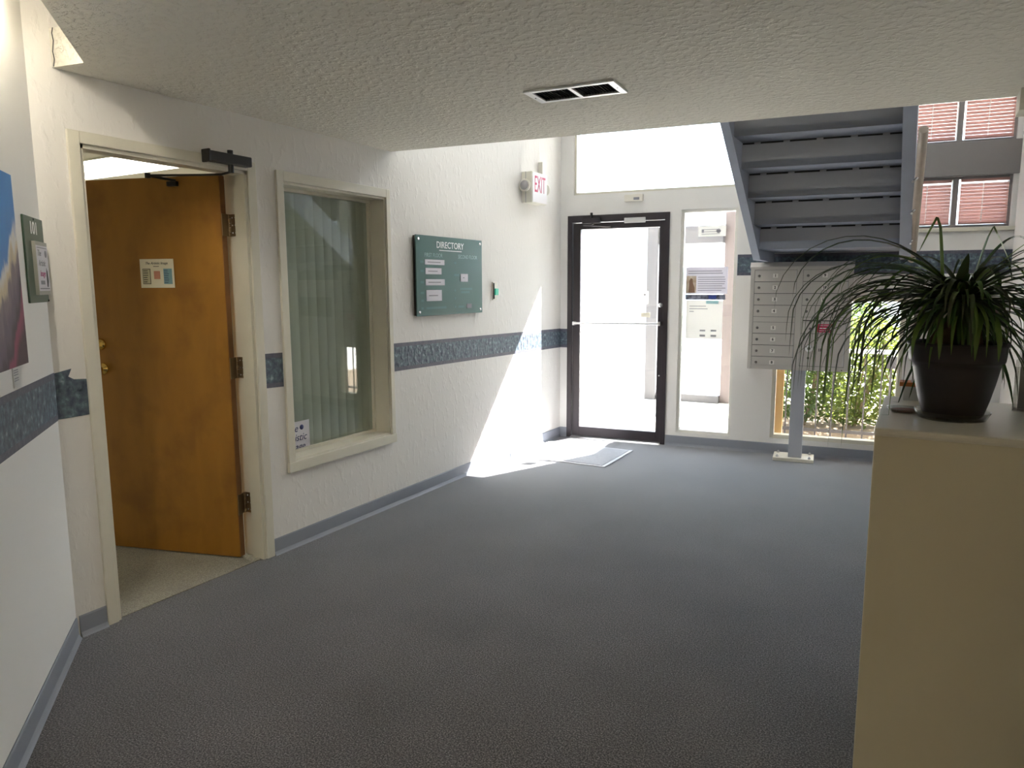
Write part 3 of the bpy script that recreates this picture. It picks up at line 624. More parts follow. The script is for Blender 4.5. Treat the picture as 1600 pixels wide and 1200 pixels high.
pa = thing('painting', 'colourful canvas painting of blue sky and dark flowers at left edge', 'painting', FN, (-0.49,0,1.258))
part('canvas', MB().box(-0.82,0.0,-0.032,-0.002,0,0.64), painting_mat(), pa)
part('canvas_edge', MB().box(-0.001,0.002,-0.031,-0.003,0.0,0.64), mat('canvas_edge_paint', (0.20,0.10,0.10), 0.6, noise=(14,(0.45,0.40,0.38),3)), pa)
part('stretcher', MB().box(-0.80,-0.02,-0.002,0,0.02,0.62), SHELFW, pa)
tg = thing('painting_label', 'small white caption card below the painting', 'label', FN, (-0.572,0,1.178))
part('card', MB().box(0,0.088,-0.003,0,0,0.074), PAPER, tg)
mb = MB(); [mb.box(0.01,0.06,-0.0036,-0.003,z,z+0.003) for z in (0.058,0.05,0.042,0.03,0.022)]; part('printed_lines', mb, GREYINK, tg)
pq = thing('room_plaque', 'green room plaque numbered 101 with a clipped paper sheet', 'sign', FN, (-0.282,0,1.461))
part('panel', MB().bbox(0,0.282,-0.008,0,0,0.327,0.003), GREEN, pq)
text('number', '101', 0.068, WHITEL, pq, 0.135, -0.0085, 0.283, sx=1.15, bold=0.0005)
part('sheet_holder', MB().box(0.085,0.262,-0.020,-0.008,0.03,0.235), mat('grey_holder', (0.36,0.36,0.32), 0.4), pq)
part('sheet', MB().box(0.09,0.257,-0.021,-0.0195,0.045,0.22), PAPERL, pq)
text('sheet_lettering', 'The', 0.034, GREYINK, pq, 0.125, -0.0215, 0.19, shear=0.3); text('sheet_lettering', 'Artistic', 0.034, GREYINK, pq, 0.158, -0.0215, 0.152, shear=0.3)
text('sheet_lettering', 'Image', 0.034, PINKINK, pq, 0.158, -0.0215, 0.112, shear=0.3)
part('sheet_emblem', MB().lathe([(0,0.0014),(0.014,0.0014),(0.014,0)], (0.222,-0.0212,0.19), 12, 'Y'), GREYINK, pq)
part('sheet_figure', MB().yprism([(0.215,0.06),(0.228,0.06),(0.24,0.085),(0.232,0.12),(0.22,0.135),(0.214,0.105)], -0.0216, -0.021), INK, pq)
mb = MB().box(0.10,0.245,-0.0216,-0.021,0.052,0.056).box(0.10,0.245,-0.0216,-0.021,0.21,0.213).box(0.12,0.18,-0.0216,-0.021,0.07,0.085); part('sheet_rules', mb, GREYINK, pq)
for x, z in ((0.141,0.319),(0.270,0.006)): part('pin', MB().lathe([(0,0.004),(0.004,0.003),(0.005,0)], (x,-0.008,z), 10, 'Y'), INK, pq)

# notice on the office door (in the leaf plane)
lw = lambda s_, t_, z: fpos(FL, 1.765, 0, 0) + Matrix.Rotation(R(90), 3, 'Z') @ (Lm @ Vector((s_, t_, z)))
lo = lw(0.518, -0.0006, 1.515); lx = lw(0.306, -0.0006, 1.515)
dv = lx - lo
dnot = bpy.data.objects.new('door_notice', None); COL.objects.link(dnot); dnot.location = lo; dnot.rotation_euler = (0,0,math.atan2(dv.y, dv.x)); dnot.empty_display_size = 0.05
tag(dnot, 'cream notice card with coloured panels on the wooden door', 'notice')
part('card', MB().box(0,0.212,-0.002,0,0,0.155), CARD, dnot)
text('lettering', 'The Artistic Image', 0.019, INK, dnot, 0.105, -0.0025, 0.132, shear=0.3)
part('rule', MB().box(0.085,0.12,-0.0026,-0.002,0.114,0.117), INK, dnot)
p1 = part('sage_panel', MB().box(0.015,0.065,-0.0026,-0.002,0.02,0.103), PALEP, dnot)
mb = MB(); [mb.box(0.02,0.05-random.uniform(0,0.012),-0.0032,-0.0026,0.03+i*0.012,0.034+i*0.012) for i in range(6)]
mb.box(0.015,0.065,-0.0032,-0.0026,0.02,0.023); mb.box(0.062,0.065,-0.0032,-0.0026,0.02,0.103); mb.box(0.015,0.065,-0.0032,-0.0026,0.1,0.103); mb.box(0.015,0.017,-0.0032,-0.0026,0.02,0.103); part('printed_lines', mb, INK, p1)
part('salmon_panel', MB().box(0.086,0.125,-0.0026,-0.002,0.047,0.09), SALMON, dnot)
p3 = part('blue_panel', MB().box(0.147,0.200,-0.0026,-0.002,0.02,0.103), BLUEP, dnot)
mb = MB(); [mb.box(0.15,0.185-random.uniform(0,0.015),-0.0032,-0.0026,0.026+i*0.0095,0.029+i*0.0095) for i in range(8)]; part('printed_lines', mb, NAVYINK, p3)

# ------------------------------------------------------------------ ceiling vent
vt = bpy.data.objects.new('ceiling_vent', None); COL.objects.link(vt); vt.location = (-1.643,3.008,2.4); vt.rotation_euler = (0,0,R(3.6)); vt.empty_display_size = 0.05
tag(vt, 'white two-bank metal vent grille set in the plaster ceiling', 'vent')
VW, VD = 0.432, 0.212
part('frame', MB().bbox(0,0.034,0,VD,-0.010,0.0,0.003), VENTW, vt); part('frame', MB().bbox(VW-0.034,VW,0,VD,-0.010,0.0,0.003), VENTW, vt)
part('frame', MB().bbox(0.034,VW-0.034,0,0.026,-0.010,0.0,0.003), VENTW, vt); part('frame', MB().bbox(0.034,VW-0.034,VD-0.026,VD,-0.010,0.0,0.003), VENTW, vt)
part('centre_bar', MB().box(VW/2-0.009,VW/2+0.009,0.024,VD-0.024,-0.009,0.0), VENTW, vt)
part('duct_backing', MB().box(0.03,VW-0.03,0.022,VD-0.022,-0.0012,-0.0004), DARK, vt)
sm_ = MB().add([(-0.004,0,-0.0015),(0.002,0,-0.009),(0.002,0.16,-0.009),(-0.004,0.16,-0.0015)], [(0,1,2,3),(3,2,1,0)]).mesh('slat'); sm_.materials.append(VENTB)
for k in range(24):
    bank, i = divmod(k, 12); x0 = 0.042 if bank == 0 else VW/2+0.017
    o = link('slat', sm_, None, vt, (x0+i*0.0142, 0.026, 0))
for x in (0.017, VW-0.017): part('screw', MB().lathe([(0,-0.002),(0.004,-0.001),(0.004,0.002)], (x,VD/2,-0.010), 10), BLACK, vt)

# ------------------------------------------------------------------ door mat
mt = thing('door_mat', 'thin grey entrance mat inside the glass door', 'mat', FW, (-3.085,5.49,0))
part('pile', MB().bbox(0.03,0.83,0.03,0.66,0.0005,0.009,0.003), MATM, mt)
rim = MB()
for a in ((0,0.86,0,0.03),(0,0.86,0.66,0.69),(0,0.03,0.03,0.66),(0.83,0.86,0.03,0.66)): rim.bbox(a[0],a[1],a[2],a[3],0.0005,0.006,0.002)
part('rim', rim, mat('mat_rubber_rim', (0.48,0.49,0.53), 0.6), mt)

# ------------------------------------------------------------------ staircase
st = thing('staircase', 'blue-grey steel staircase seen from below above the mailbox', 'staircase')
SX0, SX1 = -1.12, -0.16; SKW = (SX1-SX0)*0.137
RISE, RUN = 0.17, 0.2485
JY = lambda k: 5.90 - RUN*k
JZ = lambda k: 1.79 + RISE*k
NS = 7
for k in range(0, NS):      # riser k stands at JY(k) between tread levels JZ(k) and JZ(k+1); tread k+1 continues toward the viewer
    y, z = JY(k), JZ(k)
    part('riser', MB().xprism([(y-0.004,z),(y+0.006,z),(y+0.006,z+RISE-0.014),(y-0.004,z+RISE-0.014)], SX0, SX1, SKW), STEELR, st)
    part('gap_shade_strip', MB().xprism([(y+0.012,z+RISE-0.05),(y+0.018,z+RISE-0.05),(y+0.018,z+RISE),(y+0.012,z+RISE)], SX0, SX1, SKW), BLACK, st)  # black strip behind the open gap, painting in its shade
    part('tread', MB().xprism([(y+0.03,z+RISE),(y-RUN-0.004,z+RISE),(y-RUN-0.004,z+RISE+0.045),(y+0.03,z+RISE+0.045)], SX0, SX1, SKW), STEEL, st)
    if k < NS:
        for q in (0.10,0.29,0.50,0.71,0.90):
            xx = SX0+(SX1-SX0)*q; yy = y+SKW*q
            part('weld_tab', MB().box(xx-0.02,xx+0.02,yy-0.003,yy+0.004,z+RISE-0.016,z+RISE), STEELR, st)
part('landing', MB().xprism([(5.88,1.79),(6.68,1.79),(6.68,1.85),(5.88,1.85)], SX0, SX1, SKW), STEEL, st)
def stringer(x0, x1, ysk, lo, name='stringer'):
    a = RISE/RUN; ytop = 4.02+ysk; y0 = 5.90+ysk; yb = 6.56+ysk*0
    zl = lambda y: 1.79 + (y0-y)*a - lo
    zu = lambda y: 1.79 + (y0-y)*a + 0.24
    yflat = y0 + 0.05
    pts = [(ytop,zl(ytop)),(yflat,zl(yflat)),(yb,zl(yflat)),(yb,zl(yflat)+0.20),(yflat+0.1,zl(yflat)+0.20),(y0-0.1,zu(y0-0.1)),(ytop,zu(ytop))]
    part(name, MB().xprism(pts, x0, x1), STEEL, st)
stringer(SX0-0.055, SX0, -0.004, 0.045)
stringer(SX1, SX1+0.075, SKW, 0.045)
# handrail on the right-hand side
ra = fpos(FB, 2.879, -1.9, 2.40); rb = fpos(FB, 2.995, -0.55, 1.70)
hr = part('handrail', MB().tube([ra, rb], 0.026, 12), RAILW, st, 'pale wooden handrail')
for q in (0.28, 0.52, 0.78):
    p = ra.lerp(rb, q); e = Vector((SX1+0.07, p.y-0.02, p.z-0.05))
    part('bracket', MB().tube([p+Vector((-0.005,0,-0.02)), p+Vector((-0.03,0,-0.045)), e], 0.008, 8), CHROME, hr)

# ------------------------------------------------------------------ mailbox
mbx = thing('mailbox_unit', 'grey cluster mailbox of numbered doors on a pedestal', 'mailbox', FB, (1.82,-0.30,0))
MW, MZ0, MZ1 = 0.795, 0.80, 1.655
part('body', MB().bbox(0,MW,0.012,0.275,MZ0,MZ1,0.004), MAILM, mbx)
hd = MB().xprism([(-0.02,MZ1),(0.285,MZ1),(0.285,MZ1+0.05),(0.02,MZ1+0.05),(-0.02,MZ1+0.012)], -0.004, MW+0.004)
part('hood', hd, MAILM, mbx)
part('frame', MB().bbox(0,0.032,0,0.012,MZ0,MZ1,0.002), MAILM, mbx); part('frame', MB().bbox(MW-0.036,MW,0,0.012,MZ0,MZ1,0.002), MAILM, mbx)
part('frame', MB().bbox(0.368,0.415,0,0.012,MZ0,MZ1,0.002), MAILM, mbx); part('frame', MB().bbox(0.032,MW-0.036,0,0.012,MZ0,MZ0+0.036,0.002), MAILM, mbx)
part('frame', MB().bbox(0.032,MW-0.036,0,0.012,MZ1-0.014,MZ1,0.002), MAILM, mbx); 
part('gap_backing', MB().box(0.03,MW-0.03,0.009,0.0125,MZ0+0.03,MZ1-0.01), MAILD, mbx)
PITCH = 0.0985
tops = [MZ1-0.016-i*PITCH for i in range(4)] + [MZ1-0.016-4*PITCH-0.043-i*PITCH for i in range(4)]
def mdoor(x0, x1, zt, h, num, lock=True):
    d = part('mailbox_door', MB().bbox(x0,x1,0.001,0.0095,zt-h,zt,0.0015), MAILM, mbx)
    part('hinge_strip', MB().box(x1-0.008,x1-0.001,-0.002,0.0015,zt-h+0.002,zt-0.002), ALU, d)
    if lock: part('lock', MB().lathe([(0,0.008),(0.008,0.008),(0.011,0.003),(0.011,0)], (x0+0.036,0.001,zt-h*0.52), 14, 'Y'), CHROME if False else mat('lock_dark', (0.20,0.19,0.18), 0.4, metal=0.6) if 'lock_dark' not in MATS else MATS['lock_dark'], d)
    part('number_label', MB().box(x0+0.145,x0+0.185,0.0002,0.001,zt-h/2-0.017,zt-h/2+0.017), MATS.get('label_grey') or mat('label_grey', (0.86,0.84,0.80), 0.6), d)
    text('number', num, 0.030, INK, d, x0+0.165, -0.0001, zt-h/2, bold=0.0012)
    return d
for i in range(8): mdoor(0.034, 0.366, tops[i], 0.094, str(i+1))
part('filler_panel', MB().box(0.034,0.366,0.001,0.0095,tops[4]+0.002,tops[3]-0.094-0.003), MAILM, mbx)
for i in range(4): mdoor(0.417, 0.757, tops[i], 0.094, str(i+9), i != 1)
zt = tops[3]-0.094
part('slot_panel', MB().box(0.417,0.757,0.001,0.0095,tops[4]+0.002,zt-0.003), MAILM, mbx)
part('mail_slot', MB().box(0.43,0.745,-0.0006,0.001,zt-0.034,zt-0.026), BLACK, mbx)
og = part('outgoing_panel', MB().bbox(0.417,0.757,0.001,0.0095,tops[4]-0.088,tops[4],0.0015), MAILM, mbx)
part('lock', MB().lathe([(0,0.006),(0.008,0.006),(0.011,0)], (0.49,0.001,tops[4]-0.05), 14, 'Y'), MATS['lock_dark'], og)
rl = part('red_sticker', MB().box(0.545,0.665,0.0,0.001,tops[4]-0.078,tops[4]-0.010), REDP, og)
mb = MB(); [mb.box(0.555,0.655,-0.0006,0,tops[4]-z,tops[4]-z+0.004) for z in (0.024,0.066)]; mb.box(0.555,0.625,-0.0006,0,tops[4]-0.048,tops[4]-0.040); mb.lathe([(0,0.0006),(0.011,0.0006),(0.011,0)], (0.645,0,tops[4]-0.044), 14, 'Y')
part('sticker_print', mb, WHITEL, rl)
zb = MZ0+0.04
pdoor = part('parcel_door', MB().bbox(0.417,0.757,0.001,0.0095,zb,tops[4]-0.092,0.0015), MAILM, mbx)
part('hinge_strip', MB().box(0.748,0.756,-0.002,0.0015,zb+0.01,tops[4]-0.1), ALU, pdoor)
zl = tops[4]-0.215
lkp = part('lock_plate', MB().lathe([(0,0.0014),(0.030,0.0014),(0.030,0)], (0.487,0.001,zl), 24, 'Y'), WHITEL, pdoor)
part('lock', MB().lathe([(0,0.008),(0.010,0.008),(0.013,0.003),(0.013,0)], (0.487,0.0,zl), 14, 'Y'), MATS['lock_dark'], pdoor)
mb = MB()
for sg in (-1,1): mb.yprism([(0.487+sg*0.016,zl+0.016),(0.487+sg*0.026,zl+0.006),(0.487+sg*0.024,zl+0.016)], -0.0012, -0.0002)
part('lock_arrows', mb, INK, lkp)
part('lock', MB().lathe([(0,0.004),(0.009,0.004),(0.010,0)], (0.484,0.001,zl-0.08), 14, 'Y'), MATS['lock_dark'], pdoor)
text('number', '1P', 0.034, INK, pdoor, 0.572, 0.0, zl-0.012, bold=0.001)
for x in (0.655, 0.745): part('rivet', MB().lathe([(0,0.003),(0.004,0.002),(0.005,0)], (x,0.0,MZ0+0.012), 10, 'Y'), INK, mbx)
ped = part('pedestal', MB().bbox(0.362,0.472,0.075,0.185,0.03,MZ0+0.01,0.004), MAILP, mbx)
part('base_plate', MB().bbox(0.24,0.57,0.03,0.265,0.0,0.03,0.004), OFFW, mbx)
part('base_plate', MB().bbox(0.26,0.55,0.01,0.10,0.002,0.055,0.004), OFFW, mbx) if False else None
for x in (0.275,0.535):
    for y in (0.06,0.235): part('anchor_bolt', MB().lathe([(0.012,0),(0.012,0.012),(0.006,0.013),(0.006,0.02),(0,0.02)], (x,y,0.03), 6, 'Z', False), ALU, mbx)

# ------------------------------------------------------------------ notice board low on the back wall behind the plant
cb = thing('cork_board', 'brown board with pale ledge on the wall behind the plant', 'board', FB, (3.10,0,1.12))
part('panel', MB().bbox(0,0.60,-0.02,0,0.01,0.26,0.003), mat('brown_board', (0.19,0.155,0.135), 0.8), cb); part('ledge', MB().bbox(0,0.60,-0.05,0,0,0.015,0.002), CREAM, cb)
part('frame_strip', MB().bbox(0,0.60,-0.024,0,0.26,0.275,0.002), CREAM, cb)

# ------------------------------------------------------------------ counter
ct = thing('counter', 'white laminate counter cabinet carrying the potted plant', 'counter', FW, (-0.083,2.06,0))
CZ = 1.15; CW = 0.42; CD = 0.62
part('front_panel', MB().bbox(0,CW,0,0.02,0.0,CZ-0.02,0.003), LAMW, ct); part('side_panel', MB().bbox(0,0.02,0.02,CD,0,CZ-0.02,0.003), LAMW, ct)
part('side_panel', MB().bbox(CW-0.02,CW,0.02,CD,0,CZ-0.02,0.003), LAMW, ct); part('back_panel', MB().bbox(0.02,CW-0.02,CD-0.02,CD,0,CZ-0.02,0.003), LAMW, ct)
part('top', MB().bbox(-0.002,CW+0.002,-0.004,CD,CZ-0.022,CZ,0.008), LAMT, ct)

# ------------------------------------------------------------------ potted ponytail palm
PX, PY = 0.095, 2.31
pp = thing('potted_palm', 'ponytail palm with long arching strap leaves in a dark pot', 'potted plant', FW, (PX,PY,CZ))
sa = part('saucer', MB().lathe([(0,0.004),(0.078,0.004),(0.089,0.022),(0.093,0.022),(0.082,0.0),(0.06,0.0),(0,0.0)], (0,0,0), 40), CLEAR, pp, 'clear plastic saucer')
RT = 0.122
part('pot', MB().lathe([(0,0.008),(0.070,0.008),(0.074,0.013),(0.086,0.055),(0.096,0.10),(0.104,0.142),(0.1065,0.156),(0.113,0.158),(0.115,0.164),(RT-0.003,0.201),(RT,0.204),(RT,0.210),(RT-0.005,0.212),(RT-0.010,0.204),(0.108,0.184)], (0,0,0), 48), POTM, pp)
part('soil', MB().lathe([(0.109,0.185),(0.08,0.192),(0.04,0.196),(0,0.196)], (0,0,0), 32), SOIL, pp)
tk = MB().tube([(-0.040,0.0,0.18),(-0.036,0.0,0.215),(-0.026,0,0.245),(-0.012,0.004,0.275),(0.0,0.0,0.305),(0.004,0,0.33)], [0.034,0.031,0.024,0.02,0.022,0.016], 14)
tk.tube([(0.05,0.04,0.185),(0.046,0.036,0.22),(0.038,0.03,0.27)], [0.018,0.014,0.012], 10)
part('trunk', tk, TRUNK, pp)
FOOT = (-0.083-PX-0.012, -0.083+0.42-PX+0.012, 2.06-PY-0.012, 2.06+0.62-PY+0.012)
def leaf(az, el, length, droop, width, fold=None, kink=None, org=(0.004,0,0.318)):
    n = 14; ds = length/n; p = Vector(org); mb = MB(); th = el; a = az; L_, C_, R_ = [], [], []
    cur = random.uniform(-0.25,0.25)
    for i in range(n+1):
        t = i/n
        d = Vector((math.cos(th)*math.cos(a), math.cos(th)*math.sin(a), math.sin(th)))
        side = Vector((-math.sin(a), math.cos(a), 0)); nrm = side.cross(d) * -1
        w = width*(0.75+0.5*min(1,t*4)) * (1 - t**2.2)**0.8 + 0.0004
        if t < 0.08: w = width*0.8
        C_.append(p.copy()); L_.append(p + side*w*0.5 + nrm*w*0.18); R_.append(p - side*w*0.5 + nrm*w*0.18)
        p = p + d*ds
        if FOOT[0] < p.x < FOOT[1] and FOOT[2] < p.y < FOOT[3] and p.z < 0.006: p.z = 0.006; th = max(th, 0.0)
        if p.x > 0.47: p.x = 0.47
        if kink and abs(t-kink) < 0.5/n: th = -1.1
        th = th - droop*(0.35+1.3*t)/n
        th = max(th, -1.52)
        a += cur/n
    vs = []
    for i in range(n+1): vs += [L_[i], C_[i], R_[i]]
    fs = []
    for i in range(n): fs += [(3*i,3*i+3,3*i+4,3*i+1),(3*i+1,3*i+4,3*i+5,3*i+2)]
    mb.add(vs, fs, True); return mb
specs = []
NLF = 230
for i in range(NLF):
    az = i*2.39996 + random.uniform(-0.2,0.2); u = (i+0.5)/NLF
    front = math.cos(az+math.pi/2)                      # 1 when the leaf points at the viewer's side of the counter
    el = R(58) - u*R(98) + random.uniform(-0.15,0.15)
    ln = random.uniform(0.27,0.48); dr = random.uniform(1.6,3.2) if el > 0 else random.uniform(0.8,1.8)
    if front > 0.45: ln *= 0.52; el += 0.12
    specs.append((az, el, ln, dr, random.uniform(0.008,0.015), None))
for i in range(34):                                     # long blades arching over the left end of the counter
    specs.append((R(random.uniform(150,222)), random.uniform(0.0,0.95), random.uniform(0.42,0.70), random.uniform(2.6,4.6), random.uniform(0.008,0.019), None))
for i in range(16):
    specs.append((R(random.uniform(-35,45)), random.uniform(0.1,0.9), random.uniform(0.36,0.50), random.uniform(2.0,3.6), random.uniform(0.007,0.013), None))
for i in range(5):
    specs.append((R(random.uniform(10,60)), random.uniform(0.7,1.0), random.uniform(0.40,0.5), random.uniform(0.9,1.5), 0.006, None))
for j, (az, el, ln, dr, w, k) in enumerate(specs):
    part('leaf', leaf(az, el, ln, dr, w), (LEAF1, LEAF3, LEAF1, LEAF3, LEAF2)[j % 5], pp)
# pale young blades standing above the crown, two of them bent over
part('leaf', leaf(R(165), 1.50, 0.37, 0.1, 0.024, kink=0.62, org=(-0.045,-0.02,0.285)), LEAF2, pp); part('leaf', leaf(R(10), 1.40, 0.37, 0.2, 0.020, kink=0.60, org=(0.01,-0.02,0.285)), LEAF2, pp)
part('leaf', leaf(R(300), 1.45, 0.17, 0.4, 0.034, org=(-0.01,-0.03,0.285)), LEAF3, pp)
for az, x in ((R(-100),0.05),(R(-80),0.065),(R(-120),-0.06),(R(-90),-0.05)): part('leaf', leaf(az, -0.4, 0.17, 1.8, 0.015, org=(x,-0.05,0.30)), LEAF2, pp)

# small things on the counter
ds_ = thing('plant_dish', 'small clear dish with brown rim beside the pot', 'dish', FW, (-0.02,2.36,CZ))
part('bowl', MB().lathe([(0,0.002),(0.035,0.002),(0.045,0.012),(0.048,0.012),(0.037,0.0),(0,0.0)], (0,0,0), 28), CLEAR, ds_)
part('brown_disc', MB().lathe([(0,0.006),(0.036,0.006),(0.036,0.003)], (0,0,0), 24), mat('terracotta_brown', (0.20,0.08,0.045), 0.6), ds_)
bh = thing('brochure_holder', 'clear acrylic brochure holder right of the pot', 'holder', FW, (0.252,2.52,CZ), rz=R(-12))
part('back_sheet', MB().box(0,0.10,0.06,0.063,0.003,0.20), CLEAR, bh); part('front_sheet', MB().box(0,0.10,0,0.003,0.003,0.13), CLEAR, bh)
part('side_sheet', MB().box(0,0.003,0.003,0.06,0.003,0.15), CLEAR, bh); part('side_sheet', MB().box(0.097,0.10,0.003,0.06,0.003,0.15), CLEAR, bh); part('base_sheet', MB().box(0,0.1,0,0.063,0,0.003), CLEAR, bh)
part('leaflet', MB().box(0.008,0.092,0.04,0.05,0.004,0.17), mat('grey_leaflet', (0.52,0.50,0.48), 0.6), bh)
bk = thing('paper_stack', 'stack of white leaflets with an orange card on the counter', 'papers', FW, (-0.03,2.60,CZ))
part('leaflet_block', MB().box(0,0.10,0,0.06,0,0.045), PAPER, bk); part('orange_card', MB().box(-0.012,0.105,-0.003,0.06,0.045,0.058), mat('orange_card', (0.55,0.18,0.05), 0.6), bk)
part('leaflet_block', MB().box(0.02,0.10,0.005,0.06,0.058,0.075), PAPER, bk); part('pink_card', MB().box(0.03,0.10,0.004,0.058,0.075,0.10), mat('pink_card', (0.42,0.24,0.21), 0.6), bk)

# ------------------------------------------------------------------ office interior seen past the door
tf = thing('office_ceiling_light', 'bright fluorescent ceiling panel inside the office', 'ceiling light', FW, (-6.32,3.20,2.45))
part('frame', MB().box(-0.02,1.24,-0.02,0.0,-0.012,0.0).box(-0.02,1.24,0.54,0.56,-0.012,0).box(-0.02,0,0,0.54,-0.012,0).box(1.22,1.24,0,0.54,-0.012,0), WHITE, tf)
part('diffuser', MB().box(0,1.22,0,0.54,-0.008,-0.001), TROFF, tf)
bs_ = thing('office_bookcase', 'cream office shelf unit glimpsed through the door gap', 'shelf', FW, (-4.55,3.35,0))
part('side_panel', MB().box(0,0.02,0,0.30,0,2.0), SHELFW, bs_); part('side_panel', MB().box(0.98,1.0,0,0.30,0,2.0), SHELFW, bs_); part('back_panel', MB().box(0.02,0.98,0.285,0.3,0,2.0), SHELFW, bs_)
for z in (0.05,0.45,0.85,1.25,1.62,1.98): part('shelf_board', MB().box(0.02,0.98,0,0.285,z-0.02,z), SHELFW, bs_)
for z, h, m_, nm in ((0.85,0.20,CARD,'lower'),(1.25,0.24,PAPER,'middle'),(1.62,0.14,PAPERL,'upper')):
    solo('paper_pile', MB().bbox(0,0.9,0,0.22,0,h,0.004), m_, 'pile of pale papers on the %s office shelf behind the door' % nm, 'papers', FW, (-4.50,3.38,z), 'paper piles on the office shelf')

# ------------------------------------------------------------------ cove lamp and added fill panels inside the hall
cf = thing('cove_light', 'fluorescent tube fitting in the slot above the angled wall', 'light fitting', FN, (-1.59,0,2.555))
part('housing', MB().bbox(0,1.25,-0.05,0,0.06,0.12,0.004), WHITE, cf); part('tube', MB().cyl((0.02,-0.04,0.035),(1.23,-0.04,0.035),0.014,12), LAMP, cf)
for i, (x, y) in enumerate(((1.55,-0.5),(1.9,0.7))):
    hf = thing('hall_fill_panel', ('rear' , 'side')[i]+' warm fill panel added behind the viewpoint', 'ceiling light', FW, (x,y,2.4))  # unseen glowing panels added as general warm fill
    part('frame', MB().box(-0.02,1.22,-0.02,0.0,-0.02,0.0).box(-0.02,1.22,0.3,0.32,-0.02,0).box(-0.02,0,0,0.3,-0.02,0).box(1.2,1.22,0,0.3,-0.02,0), WHITE, hf); part('diffuser', MB().box(0,1.2,0,0.3,-0.012,-0.001), REARL, hf)

# ------------------------------------------------------------------ outside
solo('ground', MB().prism([(-40,6.55),(-40,60),(40,60),(40,7.2),(0.75,7.2)], -0.10, -0.03), CONC, 'sunlit pale concrete forecourt outside the glass door', 'ground', kind='structure')
solo('planting_bed', MB().box(1.95,6.0,0.16,3.2,-0.03,0.0), SOILO, 'mulched planting bed outside the low window', 'ground', FB, kind='structure')
solo('sun_shade_canopy', MB().box(-3,2.2,0.14,0.9,3.2,3.4).box(2.2,8,0.14,2.85,3.2,3.4), EXTW, 'unseen canopy slab shaped to keep sun off the entrance windows', 'roof', FB, kind='structure')  # short overhang shades the transom; the longer slab is added to block sun
solo('sun_shade_eaves', MB().box(-4,8,0.14,2.4,5.42,5.6), EXTW, 'unseen eaves added to keep sun out of the high window', 'roof', FB, kind='structure')  # added out of view to stop sun entering the high window
solo('sun_block_wall', MB().box(1.74,1.86,0.14,1.30,-0.03,3.2), EXTP, 'unseen exterior wall added to keep sun off the sidelight', 'wall', FB, kind='structure')  # added out of view to shade the sidelight from the sun
def shed(label):
    b = thing('porch_frame', label, 'porch', FW, (-3.16,9.4,-0.03))
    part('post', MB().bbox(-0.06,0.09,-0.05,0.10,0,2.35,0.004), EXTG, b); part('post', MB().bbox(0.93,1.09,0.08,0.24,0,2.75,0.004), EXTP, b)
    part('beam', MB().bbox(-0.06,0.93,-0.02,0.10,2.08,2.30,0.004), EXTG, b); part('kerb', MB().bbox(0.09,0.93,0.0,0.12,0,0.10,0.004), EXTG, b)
shed('grey porch posts and beam outside, seen through the glass door')
fb = thing('neighbour_building', 'pale blue and white building across the forecourt', 'building', FW, (-14,26,-0.03))
part('wall', MB().box(0,18,0,6,0,4.2), EXTW, fb); part('cladding', MB().box(4,18,-0.1,0,3.0,4.6), EXTB, fb); part('roof', MB().box(-0.4,18.4,-0.6,6.4,4.6,4.9), EXTW, fb)
for i in range(5):
    f_ = part('window', MB().box(1.5+i*3.3,3.5+i*3.3,-0.06,0,1.0,2.5), EXTW, fb); part('pane', MB().box(1.6+i*3.3,3.4+i*3.3,-0.08,-0.06,1.1,2.4), EXTB, f_)
fe = thing('picket_fence', 'thin metal picket fence just outside the low window', 'fence', FB, (1.9,0.95,-0.03))
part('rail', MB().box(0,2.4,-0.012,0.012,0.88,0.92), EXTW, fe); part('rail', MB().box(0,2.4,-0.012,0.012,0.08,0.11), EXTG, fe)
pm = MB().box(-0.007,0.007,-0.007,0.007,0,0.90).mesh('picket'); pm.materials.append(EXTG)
for i in range(17): link('picket', pm, None, fe, (0.06+i*0.142,0,0))
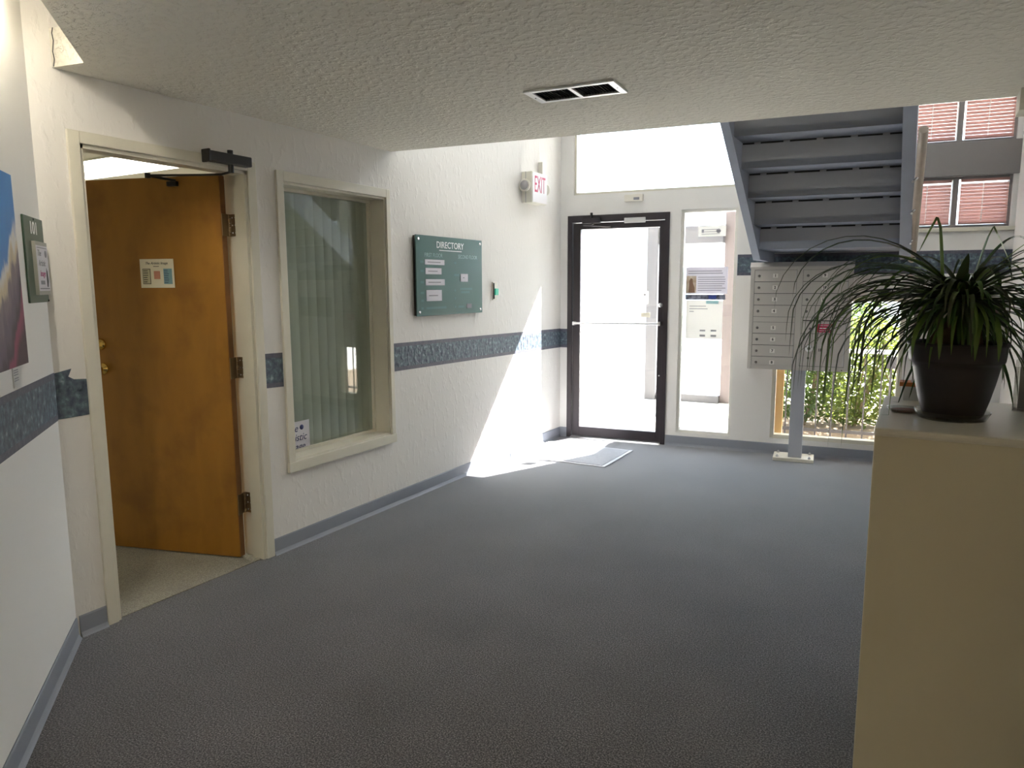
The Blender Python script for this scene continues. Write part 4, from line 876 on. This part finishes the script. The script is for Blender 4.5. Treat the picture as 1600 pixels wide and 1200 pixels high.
solo('timber_post', MB().bbox(0,0.07,0,0.09,-0.03,1.6,0.004), OUTW, 'yellow timber post just outside the low window', 'post', FB, (2.035,0.17,0))
def shrub(x, y, r, h, n, m, label):
    s_ = thing('shrub', label, 'shrub', FB, (x,y,0), 'shrubs outside the low window')
    st_ = MB()
    for i in range(5):
        a = random.uniform(0,6.28); st_.tube([(0.03*math.cos(a),0.03*math.sin(a),0),(0.5*r*math.cos(a),0.5*r*math.sin(a),h*0.5),(0.8*r*math.cos(a),0.8*r*math.sin(a),h*0.9)], [0.012,0.008,0.004], 6)
    part('stem', st_, TWIG, s_); lf_ = MB()
    for i in range(n):
        a = random.uniform(0,6.283); q = math.sqrt(random.random()); z = random.uniform(0.05,1)*h; rr = r*q*(0.55+0.6*math.sin(min(1,z/h)*2.6))
        c = Vector((rr*math.cos(a), rr*math.sin(a), z)); d = Vector((random.gauss(0,1),random.gauss(0,1),random.gauss(-0.2,0.6))).normalized(); e = d.cross(Vector((random.gauss(0,1),random.gauss(0,1),random.gauss(0,1)))).normalized()
        L0 = random.uniform(0.05,0.10); W0 = L0*0.38
        lf_.add([c, c+d*L0*0.5+e*W0*0.5, c+d*L0, c+d*L0*0.5-e*W0*0.5], [(0,1,2,3)])
    o = part('foliage', lf_, m, s_); o['kind'] = 'stuff'
shrub(2.25, 1.55, 0.35, 1.35, 2200, SHRUB, 'green shrub outside, nearest the timber post')
shrub(2.75, 1.70, 0.42, 1.15, 2800, SHRUB2, 'yellow-green shrub outside, seen right of the mailbox pedestal')
shrub(3.30, 1.75, 0.45, 1.0, 2200, SHRUB2, 'pale shrub outside at the right of the low window')
shrub(1.95, 2.35, 0.45, 1.6, 1800, SHRUB, 'tall green shrub outside behind the timber post')
shrub(2.6, 2.75, 0.55, 1.3, 3200, SHRUB, 'deep green shrub outside, behind the yellow-green one')
ub_ = thing('utility_box', 'small grey utility box outside the low window', 'utility box', FB, (2.98,0.92,0.72))
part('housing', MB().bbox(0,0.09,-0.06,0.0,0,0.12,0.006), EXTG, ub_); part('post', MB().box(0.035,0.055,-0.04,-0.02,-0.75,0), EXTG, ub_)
